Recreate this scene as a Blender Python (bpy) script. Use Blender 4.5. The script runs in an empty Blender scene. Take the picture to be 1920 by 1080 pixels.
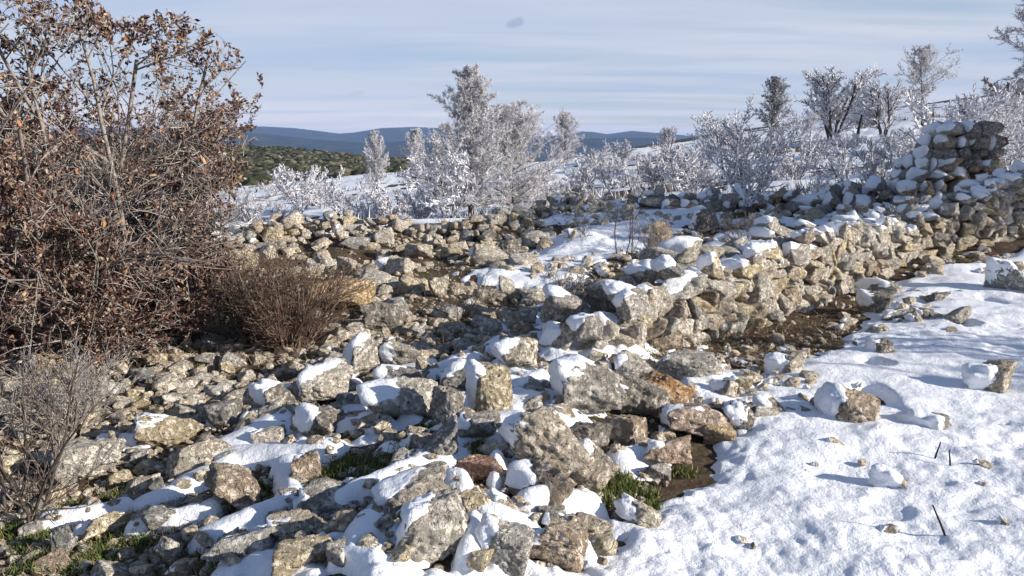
import bpy, math, random
import numpy as np
from mathutils import Vector, Matrix

random.seed(7)
rng = np.random.default_rng(7)
C = bpy.context.scene.collection
scene = bpy.context.scene

# ------------------------------------------------------------------ camera
F_PX, HORIZON, EYE = 1507.0, 265.0, 1.6
PITCH = math.atan((540.0 - HORIZON) / F_PX)
cam_d = bpy.data.cameras.new('camera')
cam_d.sensor_width = 36.0
cam_d.lens = 36.0 * F_PX / 1920.0
cam_d.clip_start = 0.05
cam_d.clip_end = 20000.0
cam = bpy.data.objects.new('camera', cam_d)
cam.location = (0, 0, EYE)
cam.rotation_euler = (math.pi / 2 - PITCH, 0, 0)
C.objects.link(cam)
scene.camera = cam

# ------------------------------------------------------------------ light
SUN_EL, SUN_AZ = math.radians(20), math.radians(109)      # azimuth clockwise from +Y: right, a little behind
SKY_STRENGTH = 0.08
world = bpy.data.worlds.new('World')
scene.world = world
world.use_nodes = True
wn, wl = world.node_tree.nodes, world.node_tree.links
for n in list(wn):
    wn.remove(n)


def wnode(t, **kw):
    n = wn.new(t)
    for k, v in kw.items():
        setattr(n, k, v)
    return n


def wmath(op, a, b=None, clamp=False):
    n = wn.new('ShaderNodeMath')
    n.operation = op
    n.use_clamp = clamp
    for i, v in enumerate((a, b)):
        if v is None:
            continue
        if isinstance(v, (int, float)):
            n.inputs[i].default_value = v
        else:
            wl.new(v, n.inputs[i])
    return n.outputs[0]


sky = wnode('ShaderNodeTexSky', sky_type='NISHITA', sun_disc=False)
sky.sun_elevation, sky.sun_rotation = SUN_EL, SUN_AZ
sky.altitude = 900
sky.air_density, sky.dust_density, sky.ozone_density = 1.1, 0.3, 4.5
tc = wnode('ShaderNodeTexCoord')
sep = wnode('ShaderNodeSeparateXYZ')
wl.new(tc.outputs['Generated'], sep.inputs[0])
zz = wmath('ADD', wmath('MAXIMUM', sep.outputs[2], 0.0), 0.07)
px_ = wmath('DIVIDE', sep.outputs[0], zz)
py_ = wmath('DIVIDE', sep.outputs[1], zz)
comb = wnode('ShaderNodeCombineXYZ')
wl.new(px_, comb.inputs[0])
wl.new(py_, comb.inputs[1])


def cloud(scale, sx, sy, lo, hi, rot, detail=4.0, off=(0, 0, 0), rough=0.5):
    mp = wnode('ShaderNodeMapping')
    mp.inputs['Scale'].default_value = (sx, sy, 1)
    mp.inputs['Rotation'].default_value = (0, 0, rot)
    mp.inputs['Location'].default_value = off
    wl.new(comb.outputs[0], mp.inputs[0])
    nz = wnode('ShaderNodeTexNoise')
    nz.inputs['Scale'].default_value = scale
    nz.inputs['Detail'].default_value = detail
    nz.inputs['Roughness'].default_value = rough
    nz.inputs['Distortion'].default_value = 0.4
    wl.new(mp.outputs[0], nz.inputs['Vector'])
    mr = wnode('ShaderNodeMapRange', interpolation_type='SMOOTHSTEP')
    mr.inputs['From Min'].default_value = lo
    mr.inputs['From Max'].default_value = hi
    wl.new(nz.outputs['Fac'], mr.inputs['Value'])
    return mr.outputs[0]


c1 = cloud(0.62, 0.30, 1.0, 0.22, 0.55, 0.12, 4.0, (3.1, 1.7, 0))
c2 = cloud(1.6, 0.30, 1.0, 0.34, 0.72, -0.06, 3.0, (0.4, 5.2, 0))
cov = wmath('ADD', 0.38, wmath('ADD', wmath('MULTIPLY', c1, 0.50), wmath('MULTIPLY', c2, 0.45)), clamp=True)
# the veil closes towards the top of the view, thins in a band just above the horizon
veil = wnode('ShaderNodeMapRange', interpolation_type='SMOOTHSTEP')
veil.inputs['From Min'].default_value = 0.02
veil.inputs['From Max'].default_value = 0.19
veil.inputs['To Min'].default_value = 0.92
veil.inputs['To Max'].default_value = 0.95
wl.new(sep.outputs[2], veil.inputs['Value'])
cov = wmath('MULTIPLY', cov, veil.outputs[0], clamp=True)
# the blue shadows tell of clear sky overhead: the bank of cloud thins out above the view
up_ = wnode('ShaderNodeMapRange', interpolation_type='SMOOTHSTEP')
up_.inputs['From Min'].default_value = 0.20
up_.inputs['From Max'].default_value = 0.50
up_.inputs['To Min'].default_value = 1.0
up_.inputs['To Max'].default_value = 0.12
wl.new(sep.outputs[2], up_.inputs['Value'])
cov = wmath('MULTIPLY', cov, up_.outputs[0], clamp=True)
# low clouds are a little warm, high ones neutral white
warm = wnode('ShaderNodeMapRange', interpolation_type='SMOOTHSTEP')
warm.inputs['From Min'].default_value = 0.0
warm.inputs['From Max'].default_value = 0.07
wl.new(sep.outputs[2], warm.inputs['Value'])
cc = wnode('ShaderNodeMix', data_type='RGBA')
cc.inputs['A'].default_value = (9.2, 8.3, 8.2, 1)
cc.inputs['B'].default_value = (5.7, 6.0, 6.8, 1)
wl.new(warm.outputs[0], cc.inputs['Factor'])
c3 = cloud(0.8, 0.30, 1.0, 0.32, 0.70, 0.05, 4.0, (7.7, 2.9, 0), 0.55)
shade = wnode('ShaderNodeMix', data_type='RGBA', blend_type='MULTIPLY')
shade.inputs['B'].default_value = (0.74, 0.83, 0.97, 1)
wl.new(c3, shade.inputs['Factor'])
wl.new(cc.outputs['Result'], shade.inputs['A'])
mixc = wnode('ShaderNodeMix', data_type='RGBA')
wl.new(cov, mixc.inputs['Factor'])
wl.new(sky.outputs[0], mixc.inputs['A'])
wl.new(shade.outputs['Result'], mixc.inputs['B'])
top = mixc.outputs['Result']
for (u_, v_, ru, rv_, k_) in ((966, 42, 18, 9, 0.42), (668, 175, 20, 5, 0.15)):
    cu_, cv_ = (u_ - 960.0) / F_PX, (540.0 - v_) / F_PX
    wv = Vector((cu_, math.cos(PITCH) + cv_ * math.sin(PITCH), -math.sin(PITCH) + cv_ * math.cos(PITCH))).normalized()
    dx_ = wmath('MULTIPLY', wmath('SUBTRACT', sep.outputs[0], wv.x), F_PX / ru)
    dz_ = wmath('MULTIPLY', wmath('SUBTRACT', sep.outputs[2], wv.z), F_PX / rv_)
    dz_ = wmath('SUBTRACT', dz_, wmath('MULTIPLY', dx_, 0.45))
    rr_ = wmath('ADD', wmath('MULTIPLY', dx_, dx_), wmath('MULTIPLY', dz_, dz_))
    nzw = wnode('ShaderNodeTexNoise')
    nzw.inputs['Scale'].default_value = 90.0
    wl.new(tc.outputs['Generated'], nzw.inputs['Vector'])
    rr_ = wmath('ADD', rr_, wmath('MULTIPLY', wmath('SUBTRACT', nzw.outputs['Fac'], 0.5), 1.6))
    mw = wnode('ShaderNodeMapRange', interpolation_type='SMOOTHSTEP')
    mw.inputs['From Min'].default_value = 1.3
    mw.inputs['From Max'].default_value = 0.1
    mw.inputs['To Max'].default_value = k_
    wl.new(rr_, mw.inputs['Value'])
    ahead = wmath('MULTIPLY', mw.outputs[0], wmath('GREATER_THAN', sep.outputs[1], 0.0))
    mx_ = wnode('ShaderNodeMix', data_type='RGBA')
    mx_.inputs['B'].default_value = (2.1, 2.7, 4.2, 1)
    wl.new(ahead, mx_.inputs['Factor'])
    wl.new(top, mx_.inputs['A'])
    top = mx_.outputs['Result']
bg = wnode('ShaderNodeBackground')
bg.inputs['Strength'].default_value = SKY_STRENGTH
wl.new(top, bg.inputs[0])
wo = wnode('ShaderNodeOutputWorld')
wl.new(bg.outputs[0], wo.inputs[0])

sun_d = bpy.data.lights.new('sun', 'SUN')
sun_d.energy = 5.0
sun_d.angle = math.radians(0.5)
sun_d.color = (1.0, 0.92, 0.80)
sun = bpy.data.objects.new('sun', sun_d)
to_sun = Vector((math.sin(SUN_AZ) * math.cos(SUN_EL), math.cos(SUN_AZ) * math.cos(SUN_EL), math.sin(SUN_EL)))
sun.rotation_euler = to_sun.to_track_quat('Z', 'Y').to_euler()
sun.location = (30, -10, 30)
C.objects.link(sun)

vs = scene.view_settings
vs.view_transform = 'Standard'
vs.look = 'None'
vs.exposure = 0.6
vs.gamma = 1.0
vs.use_curve_mapping = False
scene.cycles.max_bounces = 6
scene.cycles.diffuse_bounces = 3
scene.cycles.volume_bounces = 0
scene.cycles.use_denoising = True


# ------------------------------------------------------------------ numeric helpers
def _hash(ix, iy, iz, seed):
    h = (ix.astype(np.int64) * 374761393 + iy.astype(np.int64) * 668265263 + iz.astype(np.int64) * 2147483647 + seed * 974634533) & 0xFFFFFFFF
    h = ((h ^ (h >> 13)) * 1274126177) & 0xFFFFFFFF
    h = ((h ^ (h >> 16)) * 2246822519) & 0xFFFFFFFF
    return ((h ^ (h >> 15)) & 0xFFFFFF) / float(0x7FFFFF) - 1.0


def vnoise(x, y, z=None, seed=0):
    x = np.asarray(x, float)
    y = np.asarray(y, float)
    ix, iy = np.floor(x), np.floor(y)
    fx, fy = x - ix, y - iy
    ux, uy = fx * fx * fx * (fx * (fx * 6 - 15) + 10), fy * fy * fy * (fy * (fy * 6 - 15) + 10)
    if z is None:
        zz_ = np.zeros_like(ix)
        a, b = _hash(ix, iy, zz_, seed), _hash(ix + 1, iy, zz_, seed)
        c, d = _hash(ix, iy + 1, zz_, seed), _hash(ix + 1, iy + 1, zz_, seed)
        return (a + (b - a) * ux) * (1 - uy) + (c + (d - c) * ux) * uy
    z = np.asarray(z, float)
    iz = np.floor(z)
    fz = z - iz
    uz = fz * fz * fz * (fz * (fz * 6 - 15) + 10)
    r = []
    for k in (0, 1):
        a, b = _hash(ix, iy, iz + k, seed), _hash(ix + 1, iy, iz + k, seed)
        c, d = _hash(ix, iy + 1, iz + k, seed), _hash(ix + 1, iy + 1, iz + k, seed)
        r.append((a + (b - a) * ux) * (1 - uy) + (c + (d - c) * ux) * uy)
    return r[0] + (r[1] - r[0]) * uz


def fbm(x, y, z=None, oct=4, seed=0, gain=0.5):
    x = np.asarray(x, float)
    y = np.asarray(y, float)
    s, a, f, n = 0.0, 1.0, 1.0, 0.0
    for o in range(oct):
        s = s + a * vnoise(x * f + 17.3 * o, y * f - 9.1 * o, None if z is None else np.asarray(z) * f + 5.7 * o, seed + o)
        n += a
        a *= gain
        f *= 2.03
    return s / n


def S(t):
    t = np.clip(t, 0, 1)
    return t * t * (3 - 2 * t)


def px_dir(u, v):
    cx, cy = (u - 960.0) / F_PX, (540.0 - v) / F_PX
    return np.array((cx, math.cos(PITCH) + cy * math.sin(PITCH), -math.sin(PITCH) + cy * math.cos(PITCH)))


def seg_dist(x, y, pts):
    best = np.full(np.shape(x), 1e9)
    for (ax, ay), (bx, by) in zip(pts[:-1], pts[1:]):
        dx, dy = bx - ax, by - ay
        t = np.clip(((x - ax) * dx + (y - ay) * dy) / (dx * dx + dy * dy + 1e-12), 0, 1)
        best = np.minimum(best, np.hypot(x - ax - t * dx, y - ay - t * dy))
    return best


# ------------------------------------------------------------------ the lie of the land
HEAP = [(0.9, 6.3), (0.15, 4.7), (-0.2, 3.3), (-0.5, 2.2)]
LRIDGE = [(-7.0, 12.2), (-4.5, 13.0), (-2.0, 13.3), (0.3, 14.2), (1.5, 16)]


def land(x, y):
    x = np.asarray(x, float)
    y = np.asarray(y, float)
    D = np.sqrt(y * y + 0.25 * x * x)
    near = 0.05 * fbm(x * 0.7, y * 0.7, oct=3, seed=11) + 0.02 * fbm(x * 3, y * 3, oct=3, seed=12)
    near = near + 0.13 * fbm(x * 1.1 + 9, y * 1.1, oct=3, seed=14) * S((y - 9.0) / 2) * S((x - 0.3) / 1.0)
    near = near + 0.14 * fbm(x * 0.9 + 4, y * 0.9, oct=3, seed=13) * S((y - 6.5) / 2) * S((1.0 - x) / 1.5)
    near = near + 0.20 * np.exp(-(seg_dist(x, y, HEAP) / 0.62) ** 2)
    near = near + 0.36 * S((y - 8.5) / 5.5) * S((x + 0.2) / 2.2)
    near = near + 0.10 * np.exp(-(seg_dist(x, y, LRIDGE) / 1.0) ** 2)
    near = near - 0.10 * S((-x - 0.6) / 1.5) * S((7.5 - y) / 3) * S((y - 1.5) / 1.5)
    far = -0.6 + 0.105 * np.maximum(x, 0) + 0.085 * np.minimum(x, 0)
    far = far + (0.45 * fbm(x / 14, y / 14, oct=3, seed=21) + 0.12 * fbm(x / 3.2, y / 3.2, oct=3, seed=22)) * S((D - 14) / 10)
    far = far + 0.16 * vnoise(x / 9, y / 1.6 + x * 0.03, seed=24) * S((D - 18) / 10)          # low terraces across the slope
    z2 = np.interp(x, [-400, -200, -105, -52, 0, 38, 58, 127, 187, 400], [3, 2.5, -0.4, -4.6, -8, -3, 0.8, 12, 20, 26])
    z2 = z2 + 0.9 * fbm(x / 30, y / 30, oct=3, seed=23)
    far = far + (z2 - far) * S((D - 60) / 220)
    R = np.hypot(x, y)
    far = far + (-105 - far) * S((R - 310) / 1000)
    return near + (far - near) * S((D - 15) / 9)


def hit(u, v, t0=1.2, t1=400.0):
    d = px_dir(u, v)
    ts = np.geomspace(t0, t1, 420)
    f = EYE + d[2] * ts - land(d[0] * ts, d[1] * ts)
    k = max(int(np.argmax(f < 0)), 1) if (f < 0).any() else len(ts) - 1
    q = f[k - 1] / (f[k - 1] - f[k] + 1e-12)
    b = ts[k - 1] + (ts[k] - ts[k - 1]) * min(max(q, 0.0), 1.0)
    return np.array((d[0] * b, d[1] * b, EYE + d[2] * b)), b


def g(u, v):
    p, _ = hit(u, v)
    return (p[0], p[1])


# ------------------------------------------------------------------ where the snow lies
EDGE = [g(u, v) for u, v in ((1085, 1079), (1120, 1010), (1190, 950), (1330, 885), (1370, 800), (1390, 735), (1440, 690), (1560, 650), (1630, 590), (1690, 530), (1760, 500), (1900, 478), (2050, 455))]
EX = np.array([0.1, 0.25] + [e[0] for e in EDGE])
EY = np.array([-3.0, 1.8] + [e[1] for e in EDGE])
o_ = np.argsort(EY)
EX, EY = EX[o_], EY[o_]
BLOBS = []
for (u1, v1, u2, v2, r) in (
        (700, 800, 590, 800, 30), (530, 790, 400, 865, 40), (610, 850, 440, 870, 34), (430, 880, 290, 950, 30), (540, 880, 545, 945, 28),
        (520, 965, 390, 1020, 24), (400, 965, 250, 1000, 14), (230, 960, 90, 985, 18), (190, 832, 270, 832, 18), (640, 950, 760, 900, 28),
        (690, 1000, 660, 1060, 34), (870, 915, 830, 905, 24), (900, 975, 980, 1000, 40), (1000, 955, 1110, 960, 30), (1170, 868, 1220, 860, 30),
        (820, 700, 950, 650, 36), (940, 620, 1060, 575, 34), (650, 720, 590, 710, 30), (650, 770, 700, 740, 34), (965, 762, 1010, 765, 22),
        (930, 870, 930, 910, 18), (1320, 740, 1390, 720, 40), (720, 690, 800, 690, 20), (640, 1065, 700, 1075, 26), (1100, 1050, 1050, 1000, 22),
        (150, 1010, 230, 985, 10), (420, 790, 470, 780, 20), (880, 1060, 890, 1000, 26),
        (990, 520, 1100, 460, 75), (1100, 460, 1250, 400, 90), (1180, 420, 1330, 375, 60), (1010, 420, 1160, 400, 30), (1330, 480, 1420, 440, 40),
        (1420, 420, 1620, 420, 45), (1640, 400, 1700, 380, 40), (1050, 390, 1200, 375, 24)):
    pa, ta = hit(u1, v1)
    pb, tb = hit(u2, v2)
    BLOBS.append(((pa[0], pa[1]), (pb[0], pb[1]), 1.2 * r / F_PX * 0.5 * (ta + tb)))
BARE = []
for (u1, v1, u2, v2, r) in ((1250, 660, 1400, 640, 45), (1420, 625, 1580, 570, 34), (1740, 490, 1900, 462, 16), (1150, 905, 1170, 902, 22), (1290, 890, 1300, 890, 8)):
    pa, ta = hit(u1, v1)
    pb, tb = hit(u2, v2)
    BARE.append(((pa[0], pa[1]), (pb[0], pb[1]), r / F_PX * 0.5 * (ta + tb)))


def snow_mask(x, y):
    """>0 snow, <0 bare"""
    x = np.asarray(x, float)
    y = np.asarray(y, float)
    D = np.sqrt(y * y + 0.25 * x * x)
    n1 = fbm(x * 1.6, y * 1.6, oct=4, seed=31)
    n2 = fbm(x * 7, y * 7, oct=3, seed=32)
    m = np.clip((x - np.interp(y, EY, EX)) / 0.45, -1.2, 1.0)
    m = np.where(D > 14.5, -1.2, m)
    for a, b, r in BLOBS:
        d = seg_dist(x, y, [a, b])
        m = np.maximum(m, np.clip(1.05 - d / r, -1.2, 1.0))
    for a, b, r in BARE:
        d = seg_dist(x, y, [a, b])
        m = np.minimum(m, np.clip(d / r - 1.2, -1.0, 1.2))
    m = np.maximum(m, 0.22 - 0.42 * seg_dist(x, y, HEAP))
    m = m + 0.42 * n1 + 0.36 * n2
    # the slope beyond the ruin: snow with lines of bare ground
    band = vnoise(x / 7, y / 1.3 + x * 0.05, seed=33)
    mf = 0.33 + 0.75 * fbm(x / 5, y / 3, oct=4, seed=34) + 0.40 * band + 0.25 * n1
    mf = mf - 1.6 * S((D - 75) / 40) * S((30 - x) / 40)                     # none on the scrubby hill to the west
    w = S((D - 14) / 2.5)
    m = m * (1 - w) + mf * w
    return m


def snow_depth(x, y, D=None):
    m = snow_mask(x, y)
    t = np.where(m > 0, (0.070 + 0.02 * np.exp(-(seg_dist(x, y, HEAP) / 0.7) ** 2)) * (1 - np.exp(-2.6 * np.maximum(m, 0))), 0.10 * m)
    rough = 0.35 + 1.0 * S(0.5 + 1.1 * fbm(x * 0.8, y * 0.8, oct=2, seed=44))
    bump = 0.018 * fbm(x * 1.4, y * 1.4, oct=2, seed=45) + rough * (0.021 * fbm(x * 4.5 + 2 * y, y * 6.5, oct=3, seed=41, gain=0.6) + 0.013 * np.abs(fbm(x * 12, y * 12, oct=3, seed=43)))
    dips = -0.11 * S((vnoise(x * 3.1, y * 3.1, seed=42) - 0.66) / 0.2) * S(0.5 + 2 * vnoise(x * 0.9, y * 0.9, seed=46))
    t = t + np.where(m > 0, (bump + dips) * S(m / 0.25), 0)
    return np.maximum(t, -0.12), m


# ------------------------------------------------------------------ materials
def mat(name):
    m = bpy.data.materials.new(name)
    m.use_nodes = True
    nt = m.node_tree
    return m, nt, nt.nodes['Principled BSDF']


class NT:
    def __init__(self, nt):
        self.nt = nt

    def n(self, t, **kw):
        nd = self.nt.nodes.new(t)
        ins = kw.pop('ins', {})
        for k, v in kw.items():
            setattr(nd, k, v)
        for k, v in ins.items():
            if hasattr(v, 'is_output'):
                self.nt.links.new(v, nd.inputs[k])
            else:
                nd.inputs[k].default_value = v
        return nd

    def noise(self, scale, detail=4, rough=0.55, vec=None, dist=0.0):
        nd = self.n('ShaderNodeTexNoise', ins={'Scale': scale, 'Detail': detail, 'Roughness': rough, 'Distortion': dist})
        if vec is not None:
            self.nt.links.new(vec, nd.inputs['Vector'])
        return nd.outputs['Fac']

    def ramp(self, fac, lo, hi, a=0.0, b=1.0):
        return self.n('ShaderNodeMapRange', interpolation_type='SMOOTHSTEP', ins={'Value': fac, 'From Min': lo, 'From Max': hi, 'To Min': a, 'To Max': b}).outputs[0]

    def mix(self, f, a, b, blend='MIX'):
        return self.n('ShaderNodeMix', data_type='RGBA', blend_type=blend, ins={'Factor': f, 'A': a, 'B': b}).outputs['Result']

    def math(self, op, a, b=0.0):
        return self.n('ShaderNodeMath', operation=op, ins={0: a, 1: b}).outputs[0]

    def crampl(self, fac, stops, interp='LINEAR'):
        nd = self.n('ShaderNodeValToRGB')
        cr = nd.color_ramp
        cr.interpolation = interp
        while len(cr.elements) < len(stops):
            cr.elements.new(0.5)
        for e, (p, c) in zip(cr.elements, stops):
            e.position = p
            e.color = (*c, 1)
        self.nt.links.new(fac, nd.inputs[0])
        return nd.outputs[0]

    def bump(self, bsdf, h, strength, dist):
        b = self.n('ShaderNodeBump', ins={'Strength': strength, 'Distance': dist, 'Height': h})
        self.nt.links.new(b.outputs[0], bsdf.inputs['Normal'])

    def out(self, bsdf, col, rough=0.85, spec=0.25):
        if hasattr(col, 'is_output'):
            self.nt.links.new(col, bsdf.inputs['Base Color'])
        else:
            bsdf.inputs['Base Color'].default_value = (*col[:3], 1)
        bsdf.inputs['Roughness'].default_value = rough
        bsdf.inputs['Specular IOR Level'].default_value = spec


def make_rock():
    m, nt, b = mat('limestone')
    t = NT(nt)
    geo = t.n('ShaderNodeNewGeometry')
    oi = t.n('ShaderNodeObjectInfo')
    off = t.n('ShaderNodeVectorMath', operation='SCALE', ins={0: (31.0, 17.0, 11.0), 'Scale': oi.outputs['Random']}).outputs[0]
    pos = t.n('ShaderNodeVectorMath', operation='ADD', ins={0: geo.outputs['Position'], 1: off}).outputs[0]
    rnd = t.math('FRACT', t.math('ADD', oi.outputs['Random'], geo.outputs['Random Per Island']))
    big = t.noise(6.0, 5, 0.62, pos, 0.6)
    mid = t.noise(26.0, 6, 0.72, pos, 0.3)
    fine = t.noise(85.0, 4, 0.7, pos)
    base = t.crampl(rnd, [(0.0, (0.57, 0.53, 0.475)), (0.25, (0.60, 0.55, 0.48)), (0.5, (0.52, 0.495, 0.46)), (0.75, (0.57, 0.505, 0.43)), (1.0, (0.65, 0.62, 0.565))])
    base = t.mix(1.0, base, oi.outputs['Color'], 'MULTIPLY')
    c = t.mix(t.ramp(big, 0.53, 0.68, 0, 0.45), base, (0.30, 0.292, 0.28, 1))
    c = t.mix(t.ramp(mid, 0.50, 0.66, 0, 0.7), c, (0.68, 0.64, 0.57, 1))
    c = t.mix(t.ramp(t.noise(9.0, 3, 0.5, pos), 0.62, 0.75, 0, 0.45), c, (0.42, 0.27, 0.13, 1))
    vor = t.n('ShaderNodeTexVoronoi', feature='DISTANCE_TO_EDGE', ins={'Scale': 13.0, 'Vector': t.n('ShaderNodeVectorMath', operation='ADD', ins={0: pos, 1: t.n('ShaderNodeVectorMath', operation='SCALE', ins={0: t.n('ShaderNodeTexNoise', ins={'Scale': 9.0, 'Detail': 4.0, 'Vector': pos}).outputs['Color'], 'Scale': 0.09}).outputs[0]}).outputs[0]}).outputs['Distance']
    crack = t.math('MULTIPLY', t.ramp(vor, 0.035, 0.0), t.ramp(t.noise(5.0, 2, 0.5, pos), 0.48, 0.62))
    pn = t.noise(48.0, 3, 0.6, pos)
    pit = t.math('MAXIMUM', t.math('MAXIMUM', t.ramp(mid, 0.39, 0.33, 0, 0.8), t.ramp(pn, 0.385, 0.33, 0, 0.85)), t.math('MULTIPLY', crack, 0.35))
    c = t.mix(pit, c, (0.10, 0.092, 0.08, 1))
    c = t.mix(t.ramp(fine, 0.42, 0.30, 0, 0.5), c, (0.12, 0.11, 0.10, 1))
    t.out(b, c, 0.92, 0.2)
    h = t.math('ADD', t.math('ADD', t.math('MULTIPLY', t.ramp(pn, 0.34, 0.44), 0.8), t.math('MULTIPLY', t.ramp(mid, 0.30, 0.55), 1.0)), t.math('MULTIPLY', fine, 0.45))
    h = t.math('SUBTRACT', t.math('ADD', h, t.math('MULTIPLY', big, 1.2)), t.math('MULTIPLY', crack, 0.3))
    t.bump(b, h, 1.0, 0.030)
    return m


def make_snow():
    m, nt, b = mat('snow')
    t = NT(nt)
    geo = t.n('ShaderNodeNewGeometry')
    n1 = t.noise(60, 4, 0.7, geo.outputs['Position'])
    n2 = t.noise(18, 4, 0.6, geo.outputs['Position'])
    c = t.mix(n2, (0.80, 0.83, 0.89, 1), (0.88, 0.895, 0.93, 1))
    t.out(b, c, 0.55, 0.3)
    t.bump(b, t.math('ADD', t.math('MULTIPLY', n1, 0.6), n2), 0.7, 0.018)
    return m


def make_soil():
    m, nt, b = mat('soil')
    t = NT(nt)
    geo = t.n('ShaderNodeNewGeometry')
    p = geo.outputs['Position']
    sp = t.n('ShaderNodeSeparateXYZ', ins={0: p})
    big = t.noise(1.3, 5, 0.6, p)
    mid = t.noise(12, 5, 0.7, p)
    fine = t.noise(60, 4, 0.75, p)
    c = t.crampl(mid, [(0.25, (0.035, 0.024, 0.017)), (0.45, (0.075, 0.050, 0.034)), (0.6, (0.13, 0.092, 0.062)), (0.75, (0.24, 0.19, 0.13))])
    c = t.mix(t.ramp(big, 0.50, 0.62, 0, 0.5), c, (0.10, 0.105, 0.045, 1))
    c = t.mix(t.ramp(fine, 0.60, 0.75, 0, 0.6), c, (0.30, 0.25, 0.19, 1))
    # the scrub-covered hill west of the ruin: olive garrigue with pale gaps
    scr = t.noise(0.22, 5, 0.7, p)
    olive = t.crampl(scr, [(0.35, (0.028, 0.032, 0.016)), (0.5, (0.06, 0.06, 0.03)), (0.62, (0.11, 0.10, 0.06)), (0.75, (0.22, 0.20, 0.15))])
    far = t.ramp(sp.outputs[1], 60, 100)
    c = t.mix(far, c, olive)
    wood = t.crampl(t.noise(0.02, 5, 0.65, p), [(0.35, (0.025, 0.034, 0.02)), (0.65, (0.06, 0.065, 0.035))])
    c = t.mix(t.ramp(sp.outputs[1], 340, 700), c, wood)
    t.out(b, c, 0.95, 0.15)
    t.bump(b, t.math('ADD', mid, t.math('MULTIPLY', fine, 0.6)), 1.0, 0.03)
    return m


def make_hills():
    m, nt, b = mat('wooded_hill')
    t = NT(nt)
    geo = t.n('ShaderNodeNewGeometry')
    p = geo.outputs['Position']
    c = t.crampl(t.noise(0.012, 7, 0.7, p), [(0.38, (0.010, 0.015, 0.010)), (0.52, (0.022, 0.028, 0.018)), (0.64, (0.05, 0.05, 0.034)), (0.78, (0.11, 0.105, 0.08))])
    t.out(b, c, 0.95, 0.1)
    t.bump(b, t.noise(0.02, 6, 0.7, p), 1.0, 12.0)
    return m


def island_mat(name, stops, rough=0.8, spec=0.2, trans=0.0, objshift=0.0):
    m, nt, b = mat(name)
    t = NT(nt)
    geo = t.n('ShaderNodeNewGeometry')
    r = geo.outputs['Random Per Island']
    if objshift:
        oi = t.n('ShaderNodeObjectInfo')
        r = t.math('FRACT', t.math('ADD', r, oi.outputs['Random']))
    t.out(b, t.crampl(r, stops), rough, spec)
    return m


def make_bark(name, dark, light, frost=0.0):
    m, nt, b = mat(name)
    t = NT(nt)
    geo = t.n('ShaderNodeNewGeometry')
    tcn = t.n('ShaderNodeTexCoord')
    p = tcn.outputs['Object']
    n = t.noise(30, 4, 0.65, p)
    c = t.mix(t.ramp(n, 0.35, 0.65), (*dark, 1), (*light, 1))
    if frost:
        f = t.ramp(t.math('ADD', t.noise(14, 3, 0.6, p), 0.0), 0.58 - 0.25 * frost, 0.62 - 0.1 * frost, 0, frost)
        c = t.mix(f, c, (0.74, 0.76, 0.82, 1))
    t.out(b, c, 0.9, 0.2)
    t.bump(b, n, 0.6, 0.01)
    return m


M_ROCK, M_SNOW, M_SOIL, M_HILL = make_rock(), make_snow(), make_soil(), make_hills()
M_BARK = make_bark('dark_bark', (0.045, 0.036, 0.032), (0.10, 0.085, 0.075))
M_FBARK = make_bark('frosted_bark', (0.05, 0.04, 0.038), (0.12, 0.10, 0.095), 0.55)
M_HEATH = island_mat('frosted_heath', [(0.0, (0.09, 0.07, 0.06)), (0.45, (0.20, 0.175, 0.165)), (0.65, (0.42, 0.41, 0.43)), (1.0, (0.76, 0.77, 0.82))])
M_LIMB = make_bark('rimed_limb', (0.06, 0.05, 0.05), (0.14, 0.12, 0.115), 0.85)
M_GBARK = make_bark('grey_bark', (0.16, 0.135, 0.12), (0.34, 0.30, 0.27))
M_FROST = island_mat('frosted_twig', [(0.0, (0.15, 0.13, 0.125)), (0.18, (0.34, 0.32, 0.335)), (0.36, (0.62, 0.62, 0.66)), (1.0, (0.82, 0.83, 0.88))])
M_FNEEDLE = island_mat('frosted_needle', [(0.0, (0.13, 0.10, 0.09)), (0.16, (0.30, 0.26, 0.245)), (0.34, (0.60, 0.585, 0.60)), (1.0, (0.82, 0.825, 0.87))])
M_DNEEDLE = island_mat('dark_needle', [(0.0, (0.05, 0.045, 0.035)), (0.5, (0.14, 0.12, 0.105)), (0.75, (0.42, 0.41, 0.43)), (1.0, (0.75, 0.76, 0.80))])
M_LEAF = island_mat('withered_leaf', [(0.0, (0.045, 0.028, 0.027)), (0.4, (0.105, 0.054, 0.05)), (0.62, (0.165, 0.085, 0.066)), (0.8, (0.26, 0.155, 0.095)), (0.93, (0.34, 0.27, 0.18)), (1.0, (0.50, 0.42, 0.31))], objshift=1)
M_OLEAF = island_mat('orange_leaf', [(0.0, (0.42, 0.17, 0.07)), (0.5, (0.45, 0.24, 0.11)), (1.0, (0.52, 0.40, 0.25))], objshift=1)
M_TWIG = island_mat('brown_twig', [(0.0, (0.06, 0.045, 0.038)), (0.6, (0.15, 0.115, 0.095)), (1.0, (0.28, 0.24, 0.21))])
M_PTWIG = island_mat('pale_twig', [(0.0, (0.13, 0.11, 0.105)), (0.5, (0.30, 0.27, 0.26)), (1.0, (0.50, 0.47, 0.45))])
M_BRUSH = island_mat('heather_twig', [(0.0, (0.06, 0.04, 0.03)), (0.6, (0.13, 0.085, 0.065)), (1.0, (0.21, 0.155, 0.12))])
M_GRASS = island_mat('green_blade', [(0.0, (0.04, 0.055, 0.015)), (0.5, (0.085, 0.125, 0.028)), (0.8, (0.17, 0.19, 0.06)), (1.0, (0.32, 0.27, 0.13))])
M_DRY = island_mat('dry_stem', [(0.0, (0.10, 0.07, 0.045)), (0.6, (0.22, 0.16, 0.10)), (1.0, (0.38, 0.31, 0.21))])
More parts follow.
